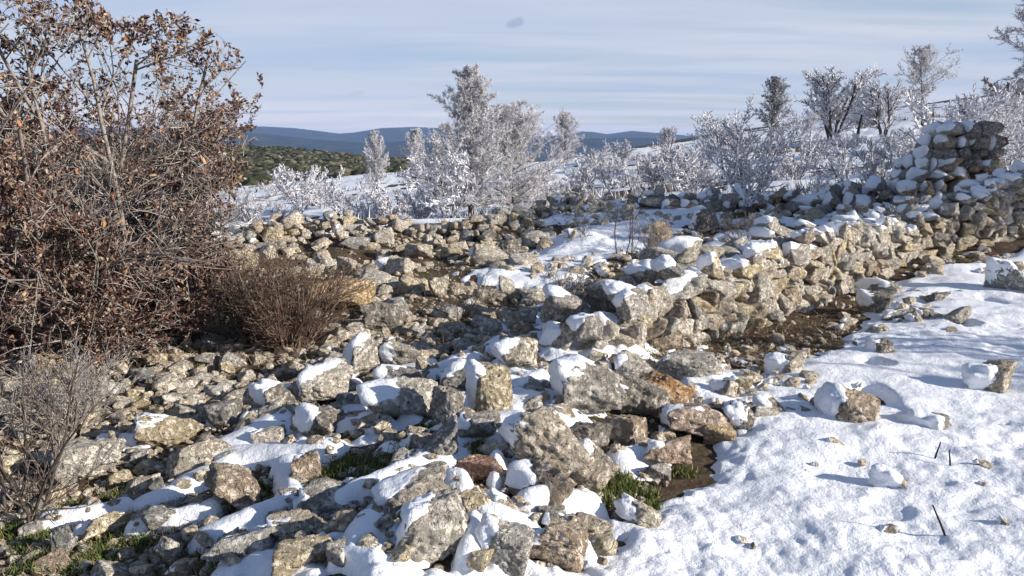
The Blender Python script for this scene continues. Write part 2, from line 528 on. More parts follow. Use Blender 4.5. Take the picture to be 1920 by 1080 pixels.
M_SCRUB = island_mat('scrub_leaf', [(0.0, (0.020, 0.024, 0.012)), (0.5, (0.045, 0.048, 0.024)), (0.8, (0.085, 0.078, 0.044)), (1.0, (0.17, 0.15, 0.10))])
M_CHAR = make_bark('charred_wood', (0.012, 0.011, 0.011), (0.03, 0.028, 0.027))


# ------------------------------------------------------------------ object helpers
def mesh_np(name, V, Fq, material, smooth=True):
    """V (n,3); Fq (m,k) array or list of arrays of faces"""
    me = bpy.data.meshes.new(name)
    V = np.asarray(V, np.float32)
    if not isinstance(Fq, list):
        Fq = [Fq]
    Fq = [np.asarray(f, np.int32) for f in Fq if len(f)]
    me.vertices.add(len(V))
    me.vertices.foreach_set('co', V.ravel())
    nl = sum(f.size for f in Fq)
    npoly = sum(len(f) for f in Fq)
    me.loops.add(nl)
    me.polygons.add(npoly)
    me.loops.foreach_set('vertex_index', np.concatenate([f.ravel() for f in Fq]))
    tot = np.concatenate([np.full(len(f), f.shape[1], np.int32) for f in Fq])
    st = np.concatenate([[0], np.cumsum(tot)[:-1]]).astype(np.int32)
    me.polygons.foreach_set('loop_start', st)
    me.polygons.foreach_set('use_smooth', np.full(npoly, smooth, bool))
    me.materials.append(material)
    me.update(calc_edges=True)
    me.validate()
    return me


def link(name, me, parent=None, loc=None):
    o = bpy.data.objects.new(name, me)
    C.objects.link(o)
    if parent is not None:
        o.parent = parent
    if loc is not None:
        o.location = loc
    return o


def thing(name, label, cat, loc=(0, 0, 0), group=None):
    o = bpy.data.objects.new(name, None)
    C.objects.link(o)
    o.location = loc
    o.empty_display_size = 0.1
    return tag(o, label, cat, group)


def tag(o, label, cat, group=None, kind=None):
    if label:
        o['label'] = label
    if cat:
        o['category'] = cat
    if group:
        o['group'] = group
    elif 'group' in o:
        del o['group']
    if kind:
        o['kind'] = kind
    return o


def tubes(segs, k=3):
    """segs: list of (p0,p1,r0,r1) -> V, F of open k-sided prisms"""
    A = np.array([s[0] for s in segs], float)
    B = np.array([s[1] for s in segs], float)
    R0 = np.array([s[2] for s in segs], float)
    R1 = np.array([s[3] for s in segs], float)
    d = B - A
    L = np.linalg.norm(d, axis=1, keepdims=True) + 1e-9
    d = d / L
    B = B + d * np.minimum(R1[:, None] * 0.6, L * 0.2)
    ref = np.where(np.abs(d[:, 2:3]) < 0.9, np.array([[0, 0, 1.0]]), np.array([[1.0, 0, 0]]))
    x = np.cross(d, ref)
    x /= np.linalg.norm(x, axis=1, keepdims=True)
    y = np.cross(d, x)
    n = len(segs)
    V = np.zeros((n, 2 * k, 3))
    for i in range(k):
        a = 2 * math.pi * i / k
        w = math.cos(a) * x + math.sin(a) * y
        V[:, i] = A + w * R0[:, None]
        V[:, k + i] = B + w * R1[:, None]
    base = (np.arange(n) * 2 * k)[:, None]
    F = []
    for i in range(k):
        j = (i + 1) % k
        F.append(np.concatenate([base + i, base + j, base + k + j, base + k + i], axis=1))
    return V.reshape(-1, 3), np.concatenate(F)


def spikes(P, Dir, L, W):
    """flat tapering blades: one triangle each"""
    n = len(P)
    r = rng.normal(size=(n, 3))
    side = np.cross(Dir, r)
    side /= np.linalg.norm(side, axis=1, keepdims=True) + 1e-9
    V = np.zeros((n, 3, 3))
    V[:, 0] = P - side * W[:, None] * 0.5
    V[:, 1] = P + side * W[:, None] * 0.5
    V[:, 2] = P + Dir * L[:, None]
    return V.reshape(-1, 3), np.arange(n * 3).reshape(-1, 3)


def merge(parts):
    Vs, Fs, o = [], [], 0
    for V, F_ in parts:
        Vs.append(V)
        Fs.append(F_ + o)
        o += len(V)
    by = {}
    for f in Fs:
        by.setdefault(f.shape[1], []).append(f)
    return np.concatenate(Vs), [np.concatenate(v) for v in by.values()]


# ------------------------------------------------------------------ ground and snow
def polar(angs, rads, hfun, drop=None):
    A, R = np.meshgrid(angs, rads)
    X, Y = R * np.sin(A), R * np.cos(A)
    Z = hfun(X, Y)
    V = np.stack([X, Y, Z], -1).reshape(-1, 3)
    nr, na = A.shape
    i = np.arange(nr * na).reshape(nr, na)
    F = np.stack([i[:-1, :-1], i[:-1, 1:], i[1:, 1:], i[1:, :-1]], -1).reshape(-1, 4)
    F = F[:, ::-1]
    return V, F


def fine_angles(step, lim, full):
    a = np.arange(-lim, lim + 1e-6, step)
    if full > lim:
        e = np.geomspace(step, 6.0, 40).cumsum()
        e = e[e < (full - lim)]
        e = np.append(e, full - lim)
        a = np.concatenate([-(lim + e[::-1]), a, lim + e])
    return np.radians(a)


def ground_h(x, y):
    R = np.hypot(x, y)
    return land(x, y) + 0.012 * fbm(x * 9, y * 9, oct=3, seed=51) * S((30 - R) / 10)


rads = np.concatenate([[0.02, 0.4, 0.9, 1.4], np.geomspace(1.8, 60, 380), np.geomspace(62, 5600, 130)])
V, F = polar(fine_angles(0.3, 40, 180), rads, ground_h)
tag(link('ground', mesh_np('ground', V, F, M_SOIL)), None, None, kind='structure')


def snow_part(name, angs, rads):
    A, R = np.meshgrid(angs, rads)
    X, Y = R * np.sin(A), R * np.cos(A)
    T, m = snow_depth(X, Y)
    fade = S((R - 30) / 50)
    Z = land(X, Y) + T * (1 + 1.2 * fade)
    V = np.stack([X, Y, Z], -1).reshape(-1, 3)
    nr, na = A.shape
    i = np.arange(nr * na).reshape(nr, na)
    F = np.stack([i[:-1, :-1], i[1:, :-1], i[1:, 1:], i[:-1, 1:]], -1).reshape(-1, 4)
    keep = (m.reshape(-1)[F] > -0.12).any(axis=1)
    F = F[keep]
    used, inv = np.unique(F, return_inverse=True)
    tag(link(name, mesh_np(name, V[used], inv.reshape(F.shape), M_SNOW)), None, None, kind='structure')


snow_part('snow', fine_angles(0.17, 36, 75), np.concatenate([np.geomspace(1.5, 2.2, 30)[:-1], np.geomspace(2.2, 20, 420), np.geomspace(20.3, 300, 190)]))

# ------------------------------------------------------------------ far hills
def hill_range(name, y0, depth, prof, floor, seed, amp):
    us = np.linspace(-200, 2150, 420)
    vt = np.interp(us, [p[0] for p in prof], [p[1] for p in prof])
    zt = EYE - y0 * (vt - HORIZON) / F_PX
    xs = (us - 960) / F_PX * y0
    rows = []
    for k, t in enumerate(np.linspace(-1, 1, 41)):
        y = y0 + depth * t
        shape = np.cos(t * math.pi / 2) ** 0.9
        xx = xs * (y / y0 if t < 0 else 1)
        spur = fbm(xx / 420.0, np.full_like(xx, y / 300.0), oct=5, seed=seed)
        z = floor + (zt - floor) * shape * (1 + 0.0 * t) + amp * spur * (1 - shape ** 6) * (0.3 + shape)
        rows.append(np.stack([xx, np.full_like(xx, y), z], -1))
    V = np.array(rows)
    nr, na = V.shape[:2]
    i = np.arange(nr * na).reshape(nr, na)
    F = np.stack([i[:-1, :-1], i[:-1, 1:], i[1:, 1:], i[1:, :-1]], -1).reshape(-1, 4)
    tag(link(name, mesh_np(name, V.reshape(-1, 3), F, M_HILL)), None, None, kind='structure')


hill_range('hills', 4300, 900, [(-200, 244), (300, 240), (420, 240), (500, 238), (560, 241), (610, 247), (640, 251), (670, 249), (720, 241), (780, 239), (870, 243), (960, 250), (1020, 256), (1060, 253), (1090, 247), (1110, 248), (1135, 252), (1180, 246), (1230, 250), (1300, 256), (1500, 250), (2150, 240)], -105, 61, 22)
hill_range('hills', 2700, 600, [(-200, 250), (420, 247), (500, 251), (600, 262), (700, 268), (800, 262), (900, 266), (1000, 262), (1100, 260), (1200, 258), (1300, 262), (2150, 255)], -105, 71, 22)

# ------------------------------------------------------------------ stones
def ico(level):
    import bmesh
    bm = bmesh.new()
    bmesh.ops.create_icosphere(bm, subdivisions=level, radius=1.0)
    V = np.array([v.co[:] for v in bm.verts])
    F_ = np.array([[v.index for v in f.verts] for f in bm.faces])
    bm.free()
    return V, F_


ICO = {k: ico(k) for k in (1, 2, 3, 4, 5)}


def rock_shape(seed, level):
    """an angular limestone block inside a unit box"""
    r_ = np.random.default_rng(seed)
    d, F_ = ICO[level]
    nplanes = int(r_.integers(8, 14))
    N = r_.normal(size=(nplanes, 3))
    N[:6] = np.concatenate([np.eye(3), -np.eye(3)]) + r_.normal(size=(6, 3)) * 0.28
    N /= np.linalg.norm(N, axis=1, keepdims=True)
    off = r_.uniform(0.58, 0.88, nplanes)
    dn = d @ N.T
    rr = np.where(dn > 0.05, off / np.maximum(dn, 0.05), 9.0)
    p = 24.0
    rad = (rr ** -p).sum(axis=1) ** (-1 / p)
    o = r_.uniform(-50, 50, 3)
    q = d * rad[:, None]
    n1 = fbm(q[:, 0] * 1.8 + o[0], q[:, 1] * 1.8 + o[1], q[:, 2] * 1.8 + o[2], oct=3, seed=seed)
    n2 = fbm(q[:, 0] * 5.5 + o[1], q[:, 1] * 5.5 + o[2], q[:, 2] * 5.5 + o[0], oct=3, seed=seed + 9)
    rid = 1 - np.abs(fbm(q[:, 0] * 3.2 + o[2], q[:, 1] * 3.2 + o[0], q[:, 2] * 3.2, oct=2, seed=seed + 5)) * 2
    rad = rad * (1 + 0.13 * n1 + 0.065 * n2 - 0.05 * S((rid - 0.6) / 0.35))
    if level >= 4:
        n3 = fbm(q[:, 0] * 16 + o[1], q[:, 1] * 16 + o[2], q[:, 2] * 16 + o[0], oct=2, seed=seed + 19)
        pz = vnoise(q[:, 0] * 9 + o[2], q[:, 1] * 9 + o[0], q[:, 2] * 9 + o[1], seed=seed + 29)
        rad = rad * (1 + 0.03 * n3 - 0.045 * S((pz - 0.30) / 0.35))
    V = d * rad[:, None]
    lo, hi = V.min(0), V.max(0)
    V = (V - (lo + hi) / 2) / (hi - lo)
    return V, F_


NSHAPE = 26
TOP = [mesh_np('stone_%d' % i, *rock_shape(100 + i, 5), M_ROCK) for i in range(NSHAPE)]
HI = [mesh_np('stone_%d' % i, *rock_shape(100 + i, 4), M_ROCK) for i in range(NSHAPE)]
MID = [mesh_np('stone_block_%d' % i, *rock_shape(100 + i, 3), M_ROCK) for i in range(NSHAPE)]
SHAPE3 = [rock_shape(100 + i, 3) for i in range(NSHAPE)]
SHAPE4 = [rock_shape(100 + i, 4) for i in range(NSHAPE)]
SHAPE2 = [rock_shape(100 + i, 2) for i in range(NSHAPE)]
SHAPE1 = [rock_shape(100 + i, 1) for i in range(NSHAPE)]

SNOW_DIR = np.array((-0.90, 0.08, 0.42))
SNOW_DIR /= np.linalg.norm(SNOW_DIR)


def cap_geo(shape, M4, thick, thr, seed, lo_z=None, lean=None):
    """snow lying on the shaded and upper side of a stone, in the stone's own space"""
    V0, F_ = shape
    M = np.array(M4)[:3, :3]
    Wv = V0 @ M.T
    size = np.abs(Wv).max()
    nrm = np.linalg.inv(M).T @ (V0 / (np.linalg.norm(V0, axis=1, keepdims=True))).T
    nrm = nrm.T
    nrm /= np.linalg.norm(nrm, axis=1, keepdims=True)
    sd = SNOW_DIR if lean is None else lean / np.linalg.norm(lean)
    nz = fbm(Wv[:, 0] * 1.3 / max(size, .05) + seed * 1.7, Wv[:, 1] * 1.3 / max(size, .05), Wv[:, 2] * 1.3 / max(size, .05) + seed, oct=3, seed=seed)
    q_ = 4.2 / max(size, .05)
    nz2 = fbm(Wv[:, 0] * q_ + seed, Wv[:, 1] * q_ - seed * 0.3, Wv[:, 2] * q_, oct=2, seed=seed + 1)
    s = nrm @ sd + 0.30 * nz + 0.20 * nz2 - thr
    t = np.where(s > 0, thick * (1 + 0.35 * nz2) * (0.08 + 0.92 * S(s / 0.8)) * S(s / 0.14 + 0.10) * 0.62, -0.012 + 0.03 * s)
    lift = nrm * 0.75 + sd[None] * 0.45
    Wc = Wv + lift * t[:, None]
    keep = (s[F_] > -0.06).any(axis=1)
    Fk = F_[keep]
    if len(Fk) < 6:
        return None
    used, inv = np.unique(Fk, return_inverse=True)
    loc = Wc[used] @ np.linalg.inv(M).T
    return loc, inv.reshape(Fk.shape)


def stone_matrix(loc, size, rot):
    R = Matrix.Rotation(rot[2], 4, 'Z') @ Matrix.Rotation(rot[1], 4, 'Y') @ Matrix.Rotation(rot[0], 4, 'X')
    return Matrix.Translation(loc) @ R @ Matrix.Diagonal((*size, 1))


def put_stone(name, shape, loc, size, rot, tint, cap=None, parent=None, hi=True, seed=0):
    """cap = (thickness, threshold[, lean])"""
    o = bpy.data.objects.new(name, (TOP if hi == 2 else HI if hi else MID)[shape])
    C.objects.link(o)
    o.parent = parent
    o.matrix_local = stone_matrix(loc, size, rot)
    o.color = (*tint, 1)
    if cap:
        M4 = stone_matrix((0, 0, 0), size, rot)
        cg = cap_geo((SHAPE4 if hi else SHAPE3)[shape], M4, cap[0], cap[1], seed + 3, lean=None if len(cap) < 3 else np.array(cap[2], float))
        if cg is not None:
            link('snow_cap', mesh_np('snow_cap', cg[0], cg[1], M_SNOW), o)
    return o


TINT = {
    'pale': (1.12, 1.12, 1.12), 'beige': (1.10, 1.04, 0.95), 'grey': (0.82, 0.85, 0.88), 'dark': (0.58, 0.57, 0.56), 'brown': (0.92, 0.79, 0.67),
    'yellow': (1.20, 1.08, 0.82), 'orange': (1.05, 0.66, 0.36), 'red': (0.80, 0.52, 0.42), 'white': (1.28, 1.26, 1.22), 'ochre': (1.20, 0.92, 0.56), 'pink': (1.05, 0.84, 0.72),
}
# (u0, v0, u1, v1, tint, (snow thickness m, threshold) or None, roll deg, shape, label)
HERO = [
    (930, 775, 1105, 925, 'beige', (.045, .62), 34, 0, 'long beige limestone slab tilted down to the right, snow only on its upper tip'),
    (950, 865, 1078, 972, 'brown', (.06, .55), 24, 1, 'brown pitted stone leaning below the long tilted slab, thick white block of snow on top'),
    (1025, 678, 1172, 802, 'grey', (.065, .35), 10, 2, 'big craggy dark grey boulder with a snowy left shoulder, under the wall end'),
    (863, 688, 957, 802, 'yellow', (.05, .42, (-1, .1, .35)), -8, 3, 'upright pointed yellowish slab with a sheet of snow down its left face'),
    (680, 722, 818, 812, 'white', (.06, .38), 0, 4, 'broad whitish pitted boulder left of the upright pointed slab'),
    (812, 735, 868, 812, 'grey', None, 5, 5, 'narrow grey stone wedged between the whitish boulder and the pointed slab'),
    (700, 900, 852, 985, 'beige', (.05, .45), -8, 6, 'flat beige stone with snow on its left, just above the big pitted block'),
    (735, 948, 885, 1072, 'pale', (.075, .34), 0, 7, 'large pale pitted block low in the heap with snow hanging off its left'),
    (893, 992, 1000, 1088, 'pale', (.055, .42, (-1, .15, .40)), 18, 8, 'smooth pale pointed stone at the bottom edge with snow on its left'),
    (990, 985, 1102, 1072, 'brown', (.05, .60), 12, 9, 'dark brown pitted stone by the bottom edge, right of the smooth pointed stone'),
    (925, 932, 982, 988, 'brown', (.055, .40), 10, 10, 'small two-toned brown stone under a round snow lump'),
    (1160, 945, 1252, 1014, 'beige', (.06, .38), 25, 11, 'beige wedge of stone at the snow field edge, snow on its left'),
    (388, 880, 508, 980, 'brown', None, 20, 12, 'large brownish weathered boulder in the bare patch on the lower left'),
    (553, 910, 672, 978, 'grey', (.03, .75), -10, 13, 'grey-beige low boulder right of the brownish weathered boulder'),
    (398, 990, 520, 1075, 'pale', (.035, .72), 5, 14, 'pitted pale boulder at the lower left with snow along its upper left edge'),
    (502, 1018, 622, 1092, 'yellow', None, -6, 15, 'smooth pale yellowish block cut by the bottom edge of the view'),
    (508, 968, 632, 1024, 'beige', (.03, .7), -5, 16, 'long low beige stone behind the yellowish block at the bottom edge'),
    (308, 838, 408, 908, 'beige', None, -16, 17, 'smooth beige lozenge-shaped stone, bare of snow, left of the snow tongue'),
    (268, 782, 378, 844, 'yellow', (.05, .55), 0, 18, 'upright yellowish crumbly stone with snow piled against its left'),
    (105, 825, 228, 900, 'pale', None, 8, 19, 'angular stone by the bare shrub, its left face dark and right face pale'),
    (543, 858, 608, 918, 'brown', (.03, .7), 0, 20, 'small rounded brownish stone in the snow tongue'),
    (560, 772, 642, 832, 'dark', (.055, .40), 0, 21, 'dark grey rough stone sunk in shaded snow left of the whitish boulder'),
    (562, 682, 658, 768, 'white', (.06, .38, (-1, .30, .35)), 8, 22, 'whitish speckled stone whose left half is a smooth wall of snow'),
    (648, 632, 722, 722, 'pale', (.055, .25, (-1, .05, .4)), 0, 23, 'upright pale stone with bluish snow down its left, behind the whitish boulder'),
    (712, 648, 788, 704, 'beige', (.04, .50), 15, 24, 'ragged beige stone just right of the upright stone with bluish snow'),
    (708, 688, 806, 742, 'grey', (.06, .42), 6, 25, 'grey stone with a snow ramp on its left, above the whitish boulder'),
    (822, 682, 925, 746, 'grey', (.05, .55), -14, 0, 'grey leaning slab behind the upright pointed slab'),
    (930, 642, 1012, 708, 'beige', (.06, .42, (-1, .3, .45)), 0, 4, 'rounded beige stone with a broad snow drift on its left, below the wall end'),
    (1018, 606, 1080, 672, 'beige', (.05, .45), 24, 1, 'tilted flat stone standing on edge at the end of the wall'),
    (1515, 728, 1637, 822, 'brown', (.085, .52, (-1, .0, .42)), 8, 3, 'tan pyramid-shaped stone in open snow with a thick snow wedge on its left'),
    (1815, 684, 1892, 760, 'beige', (.10, .36, (-1, .1, .40)), 0, 6, 'tan stone right of the snow field behind a big round ball of snow'),
    (1692, 778, 1772, 828, 'grey', (.07, .20), 0, 8, 'small grey stone half buried in the snow right of the pyramid-shaped stone'),
    (1650, 890, 1717, 944, 'beige', (.07, .34, (-1, .2, .45)), 0, 10, 'little beige stone alone mid snow field with a drift on its left'),
    (1240, 762, 1375, 840, 'pink', (.05, .62), -4, 12, 'broad pinkish brown boulder on the edge of the snow field'),
    (1195, 706, 1305, 768, 'orange', None, 28, 17, 'thin orange-brown slab tilted down to the right, free of snow'),
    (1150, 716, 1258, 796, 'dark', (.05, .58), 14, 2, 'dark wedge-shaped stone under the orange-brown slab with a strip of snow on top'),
    (1210, 660, 1355, 730, 'grey', (.055, .52), 6, 7, 'long grey boulder at the foot of the wall with a snow patch in its middle'),
    (1145, 662, 1218, 720, 'pale', (.03, .7), -18, 13, 'pale ribbed stone between the craggy boulder and the long grey boulder'),
    (1205, 814, 1292, 894, 'pink', (.07, .42, (-1, .2, .55)), 6, 14, 'pinkish stone beside a dark hollow with a long snow ridge on its left'),
    (1322, 800, 1378, 844, 'ochre', None, 0, 15, 'small ochre stone tucked under the broad pinkish boulder'),
    (1365, 766, 1428, 824, 'dark', (.05, .5), 0, 16, 'small dark stone on the right of the broad pinkish boulder'),
    (1082, 840, 1152, 938, 'beige', (.03, .75), 12, 18, 'upright ribbed beige stone on the right of the long tilted slab'),
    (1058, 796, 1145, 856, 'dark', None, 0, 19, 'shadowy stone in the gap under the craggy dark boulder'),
    (1138, 782, 1208, 844, 'brown', None, 5, 20, 'rounded brown stone under the wedge-shaped dark one'),
    (855, 780, 938, 838, 'grey', (.03, .75), -6, 21, 'low grey stone at the foot of the upright pointed slab'),
    (788, 800, 874, 878, 'grey', None, -22, 22, 'leaning grey slab in the hollow left of the long tilted slab'),
    (700, 876, 818, 920, 'beige', (.03, .7), -4, 23, 'flat beige slab with a tiny ochre cube beside it'),
    (856, 866, 944, 914, 'red', None, 0, 24, 'flat reddish stone lying in the dark hollow of the heap'),
    (788, 880, 818, 908, 'ochre', None, 0, 25, 'tiny ochre cube of stone at the end of the flat beige slab'),
    (1852, 492, 1935, 564, 'grey', (.04, .55, (-.55, .3, .8)), 0, 10, 'grey boulder at the right edge of the view with snow on its top'),
    (1606, 526, 1694, 564, 'grey', (.06, .35), 0, 11, 'flat stone under a smooth snow cushion at the far side of the snow field'),
    (1598, 552, 1668, 598, 'dark', (.05, .45), 0, 5, 'dark flat stone just below the snow-cushioned flat stone'),
    (1650, 576, 1712, 612, 'grey', (.05, .45), 4, 14, 'small grey stone among the cluster near the wall foot'),
    (1705, 580, 1748, 612, 'dark', (.04, .5), 0, 21, 'small dark stone at the right end of the cluster near the wall foot'),
    (1618, 636, 1672, 684, 'dark', (.04, .6), -20, 3, 'pointed blackish stone sticking out of the snow field'),
    (1438, 664, 1502, 718, 'beige', (.07, .30), 0, 6, 'tan stone among snow lumps right of the long grey boulder'),
    (1472, 1036, 1528, 1064, 'pink', None, 0, 10, 'flat pinkish stone bare of snow near the bottom of the snow field'),
    (1785, 1056, 1830, 1084, 'beige', (.05, .3), 0, 13, 'beige stone just showing at the bottom edge of the snow field'),
    (676, 570, 758, 630, 'dark', None, 0, 2, 'rounded dark grey boulder in the rubble right of the brown brushwood'),
    (572, 530, 702, 596, 'ochre', None, 0, 4, 'crumbling yellow-ochre block behind the brown brushwood'),
    (72, 666, 118, 708, 'ochre', None, 0, 15, 'bright ochre stone below the oak bush'),
    (-20, 590, 66, 634, 'yellow', None, 0, 16, 'pale yellow slab under the oak bush at the left edge'),
    (934, 520, 968, 558, 'pale', None, 0, 18, 'small upright pale stone standing in the rubble clearing'),
    (930, 450, 978, 488, 'dark', None, 0, 19, 'dark boulder at the far side of the rubble clearing'),
    (160, 964, 258, 1014, 'yellow', None, -4, 23, 'long yellowish stone beside the green tufts on the lower left'),
    (92, 994, 148, 1054, 'grey', None, -25, 1, 'grey tilted stone between two green tufts on the lower left'),
    (296, 1010, 348, 1064, 'pale', None, 30, 11, 'pale slanting stone in the dark soil on the lower left'),
    (230, 896, 300, 934, 'beige', None, -8, 17, 'flat beige stone above the green tufts on the lower left'),
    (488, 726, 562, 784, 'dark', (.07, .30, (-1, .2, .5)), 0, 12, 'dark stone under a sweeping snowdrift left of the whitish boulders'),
    (472, 806, 542, 842, 'pale', (.04, .5), 0, 20, 'small pale stone peeping from the upper snow tongue'),
    (640, 405, 676, 446, 'yellow', None, 0, 15, 'squared yellow masonry block standing on the far rubble ridge'),
    (490, 425, 530, 470, 'yellow', None, 10, 8, 'yellowish jagged stone on the far rubble ridge beside the oak bush'),
    (1215, 420, 1262, 462, 'ochre', None, 0, 13, 'ochre block lit by the sun in the shaded inside of the ruin'),
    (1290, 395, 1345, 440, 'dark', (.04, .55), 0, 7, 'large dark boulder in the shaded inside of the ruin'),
    (430, 470, 480, 520, 'yellow', None, 10, 24, 'pale yellow broken stone half behind the oak bush'),
]
taken = []          # (x, y, radius)
hero_n = 0
for k, (u0, v0, u1, v1, tint, cap, roll, shp, lab) in enumerate(HERO):
    W, Hh = u1 - u0, v1 - v0
    uc = 0.5 * (u0 + u1)
    p, t = hit(uc, v1 - 0.10 * Hh)
    w = W / F_PX * t
    dep = 0.85 * min(w, 1.15 * Hh / F_PX * t * 1.2)
    ang = math.atan2(EYE - p[2], math.hypot(p[0], p[1]))
    hpx = Hh / F_PX * t
    h = max((hpx - 0.45 * dep * math.sin(ang)) / math.cos(ang), 0.45 * hpx)
    h *= 1.12
    dirv = np.array((p[0], p[1])) / math.hypot(p[0], p[1])
    c = p[:2] + dirv * dep * 0.42
    z = float(land(p[0], p[1])) + h * 0.40
    rs = random.Random(k)
    yaw = rs.uniform(-0.35, 0.35) - math.atan2(dirv[0], dirv[1])
    # a rolled stone: shrink so that its outline keeps the box
    a = abs(math.radians(roll))
    if a > 0.05:
        ww = w / (math.cos(a) + 0.55 * math.sin(a)) * 1.08
        hh_ = h / (math.cos(a) + 0.55 * math.sin(a)) * (1.0 if W < Hh else 0.92)
    else:
        ww, hh_ = w, h
    capx = cap
    o = put_stone('stone', shp, (c[0], c[1], z), (ww * 1.05, dep, hh_ * 1.08), (0, math.radians(roll), yaw), TINT[tint], capx, hi=2, seed=k)
    tag(o, lab, 'stone')
    taken.append((c[0], c[1], 0.42 * max(w, dep)))
    hero_n += 1

# ---- walls and heaps: the stones are parts of the wall they lie in
def rtint(r_, warm=0.5):
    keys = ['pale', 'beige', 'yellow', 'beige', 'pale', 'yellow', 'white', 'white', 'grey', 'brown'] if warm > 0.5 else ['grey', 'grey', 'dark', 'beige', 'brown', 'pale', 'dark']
    t_ = TINT[r_.choice(keys)]
    j = r_.uniform(0.85, 1.12)
    return tuple(c_ * j for c_ in t_)


def wall_along(name, label, cat, path_px, thick, wmean, seed, warm, cap_top, base_fix=None, dist=None, group=None, back=True, hi=True):
    """path_px: (u, v_base, v_top) from one end to the other, laid out on the ground where those pixels fall"""
    r_ = random.Random(seed)
    P = []
    for (u, vb, vt) in path_px:
        if dist is None:
            p, t = hit(u, vb)
        else:
            d = px_dir(u, vb)
            tt = dist / d[1]
            p = np.array((d[0] * tt, dist, float(land(d[0] * tt, dist))))
        dt = px_dir(u, vt)
        ztop = EYE + dt[2] / dt[1] * p[1]
        P.append((p[0], p[1], ztop))
    root = thing(name, label, cat, (P[0][0], P[0][1], float(land(P[0][0], P[0][1]))), group)
    off = Vector(root.location)
    seg = [0.0]
    for a, b in zip(P[:-1], P[1:]):
        seg.append(seg[-1] + math.hypot(b[0] - a[0], b[1] - a[1]))
    total = seg[-1]
    PX, PY, PZ = [q[0] for q in P], [q[1] for q in P], [q[2] for q in P]
    n = 0
    rest, rest_cap = [], []
    rows = [0, 1] if back else [0]
    for row in rows:
        course_z = 0.0
        c_i = 0
        while course_z < 1.6:
            ch = wmean * r_.uniform(0.62, 0.8)
            s = r_.uniform(0, wmean)
            any_ = False
            while s < total:
                w = wmean * r_.choice((0.6, 0.75, 0.95, 1.1, 1.45)) * r_.uniform(0.85, 1.15)
                sm = s + w / 2
                s += w * 0.92
                x, y, zt = np.interp(sm, seg, PX), np.interp(sm, seg, PY), np.interp(sm, seg, PZ)
                e = 0.1
                tx = np.interp(min(sm + e, total), seg, PX) - np.interp(max(sm - e, 0), seg, PX)
                ty = np.interp(min(sm + e, total), seg, PY) - np.interp(max(sm - e, 0), seg, PY)
                tl = math.hypot(tx, ty)
                tx, ty = tx / tl, ty / tl
                nx, ny = -ty, tx                         # away from the path side
                gz = float(land(x, y))
                top = zt - gz + r_.uniform(-0.10, 0.05) * (1 if row == 0 else 1.8)
                hh = ch * r_.choice((0.75, 0.9, 1.0, 1.15, 1.45))
                if course_z + hh * 0.55 > top:
                    continue
                any_ = True
                dp = (0.30 if row == 0 else 0.34) * r_.uniform(0.8, 1.25) * min(1.4, max(0.8, wmean / 0.26))
                o2 = (0.0 if row == 0 else thick * 0.62) + r_.uniform(-0.07, 0.05) + course_z * 0.10
                cx, cy = x + nx * (o2 + dp * 0.35), y + ny * (o2 + dp * 0.35)
                z = gz + course_z + hh * 0.45 - 0.03 + r_.uniform(-0.03, 0.03)
                topmost = course_z + ch * 1.35 > top
                yaw = math.atan2(ty, tx) + r_.uniform(-0.35, 0.35)
                cap = None
                if topmost and r_.random() < cap_top:
                    cap = (r_.uniform(0.04, 0.07), r_.uniform(0.22, 0.55), (-0.62, 0.15, 0.75))
                elif row == 0 and r_.random() < 0.10 * cap_top:
                    cap = (0.03, 0.8)
                shp, rot3, sz3, loc3 = r_.randrange(NSHAPE), (r_.uniform(-0.22, 0.22), r_.uniform(-0.25, 0.25), yaw), (w * 1.08, dp, hh * 1.14), Vector((cx, cy, z)) - off
                if n < 299:
                    put_stone('stone', shp, loc3, sz3, rot3, rtint(r_, warm), cap, root, hi=hi, seed=n + seed)
                else:
                    Mx = np.array(stone_matrix(loc3, sz3, rot3))
                    rest.append((SHAPE3[shp][0] @ Mx[:3, :3].T + Mx[:3, 3], SHAPE3[shp][1]))
                    if cap:
                        cg = cap_geo(SHAPE3[shp], stone_matrix((0, 0, 0), sz3, rot3), cap[0], cap[1], n + seed + 3, lean=None if len(cap) < 3 else np.array(cap[2], float))
                        if cg is not None:
                            rest_cap.append((cg[0] @ Mx[:3, :3].T + Mx[:3, 3], cg[1]))
                n += 1
            course_z += ch * 0.86
            c_i += 1
            if not any_:
                break
    if rest:
        V_, F_ = merge(rest)
        ro = link('inner_stones', mesh_np('inner_stones', V_, F_, M_ROCK), root)
        ro['kind'] = 'stuff'
        if rest_cap:
            V_, F_ = merge(rest_cap)
            link('snow_cap', mesh_np('snow_cap', V_, F_, M_SNOW), ro)['kind'] = 'stuff'
    for s in np.arange(0, total, 0.22):
        taken.append((float(np.interp(s, seg, PX)), float(np.interp(s, seg, PY)) + thick * 0.3, thick * 0.5))
    return root, n


wall, n_wall = wall_along('dry_stone_wall', 'long low dry stone wall of grey-beige rocks running along the snowy path', 'wall',
                   [(1062, 672, 590), (1130, 668, 572), (1250, 655, 520), (1330, 640, 498), (1400, 622, 476), (1480, 590, 446), (1560, 560, 424), (1640, 528, 418), (1710, 492, 402), (1790, 470, 388), (1850, 458, 345), (1920, 442, 325), (2010, 425, 318)],
                   0.55, 0.205, 301, 0.8, 0.92)


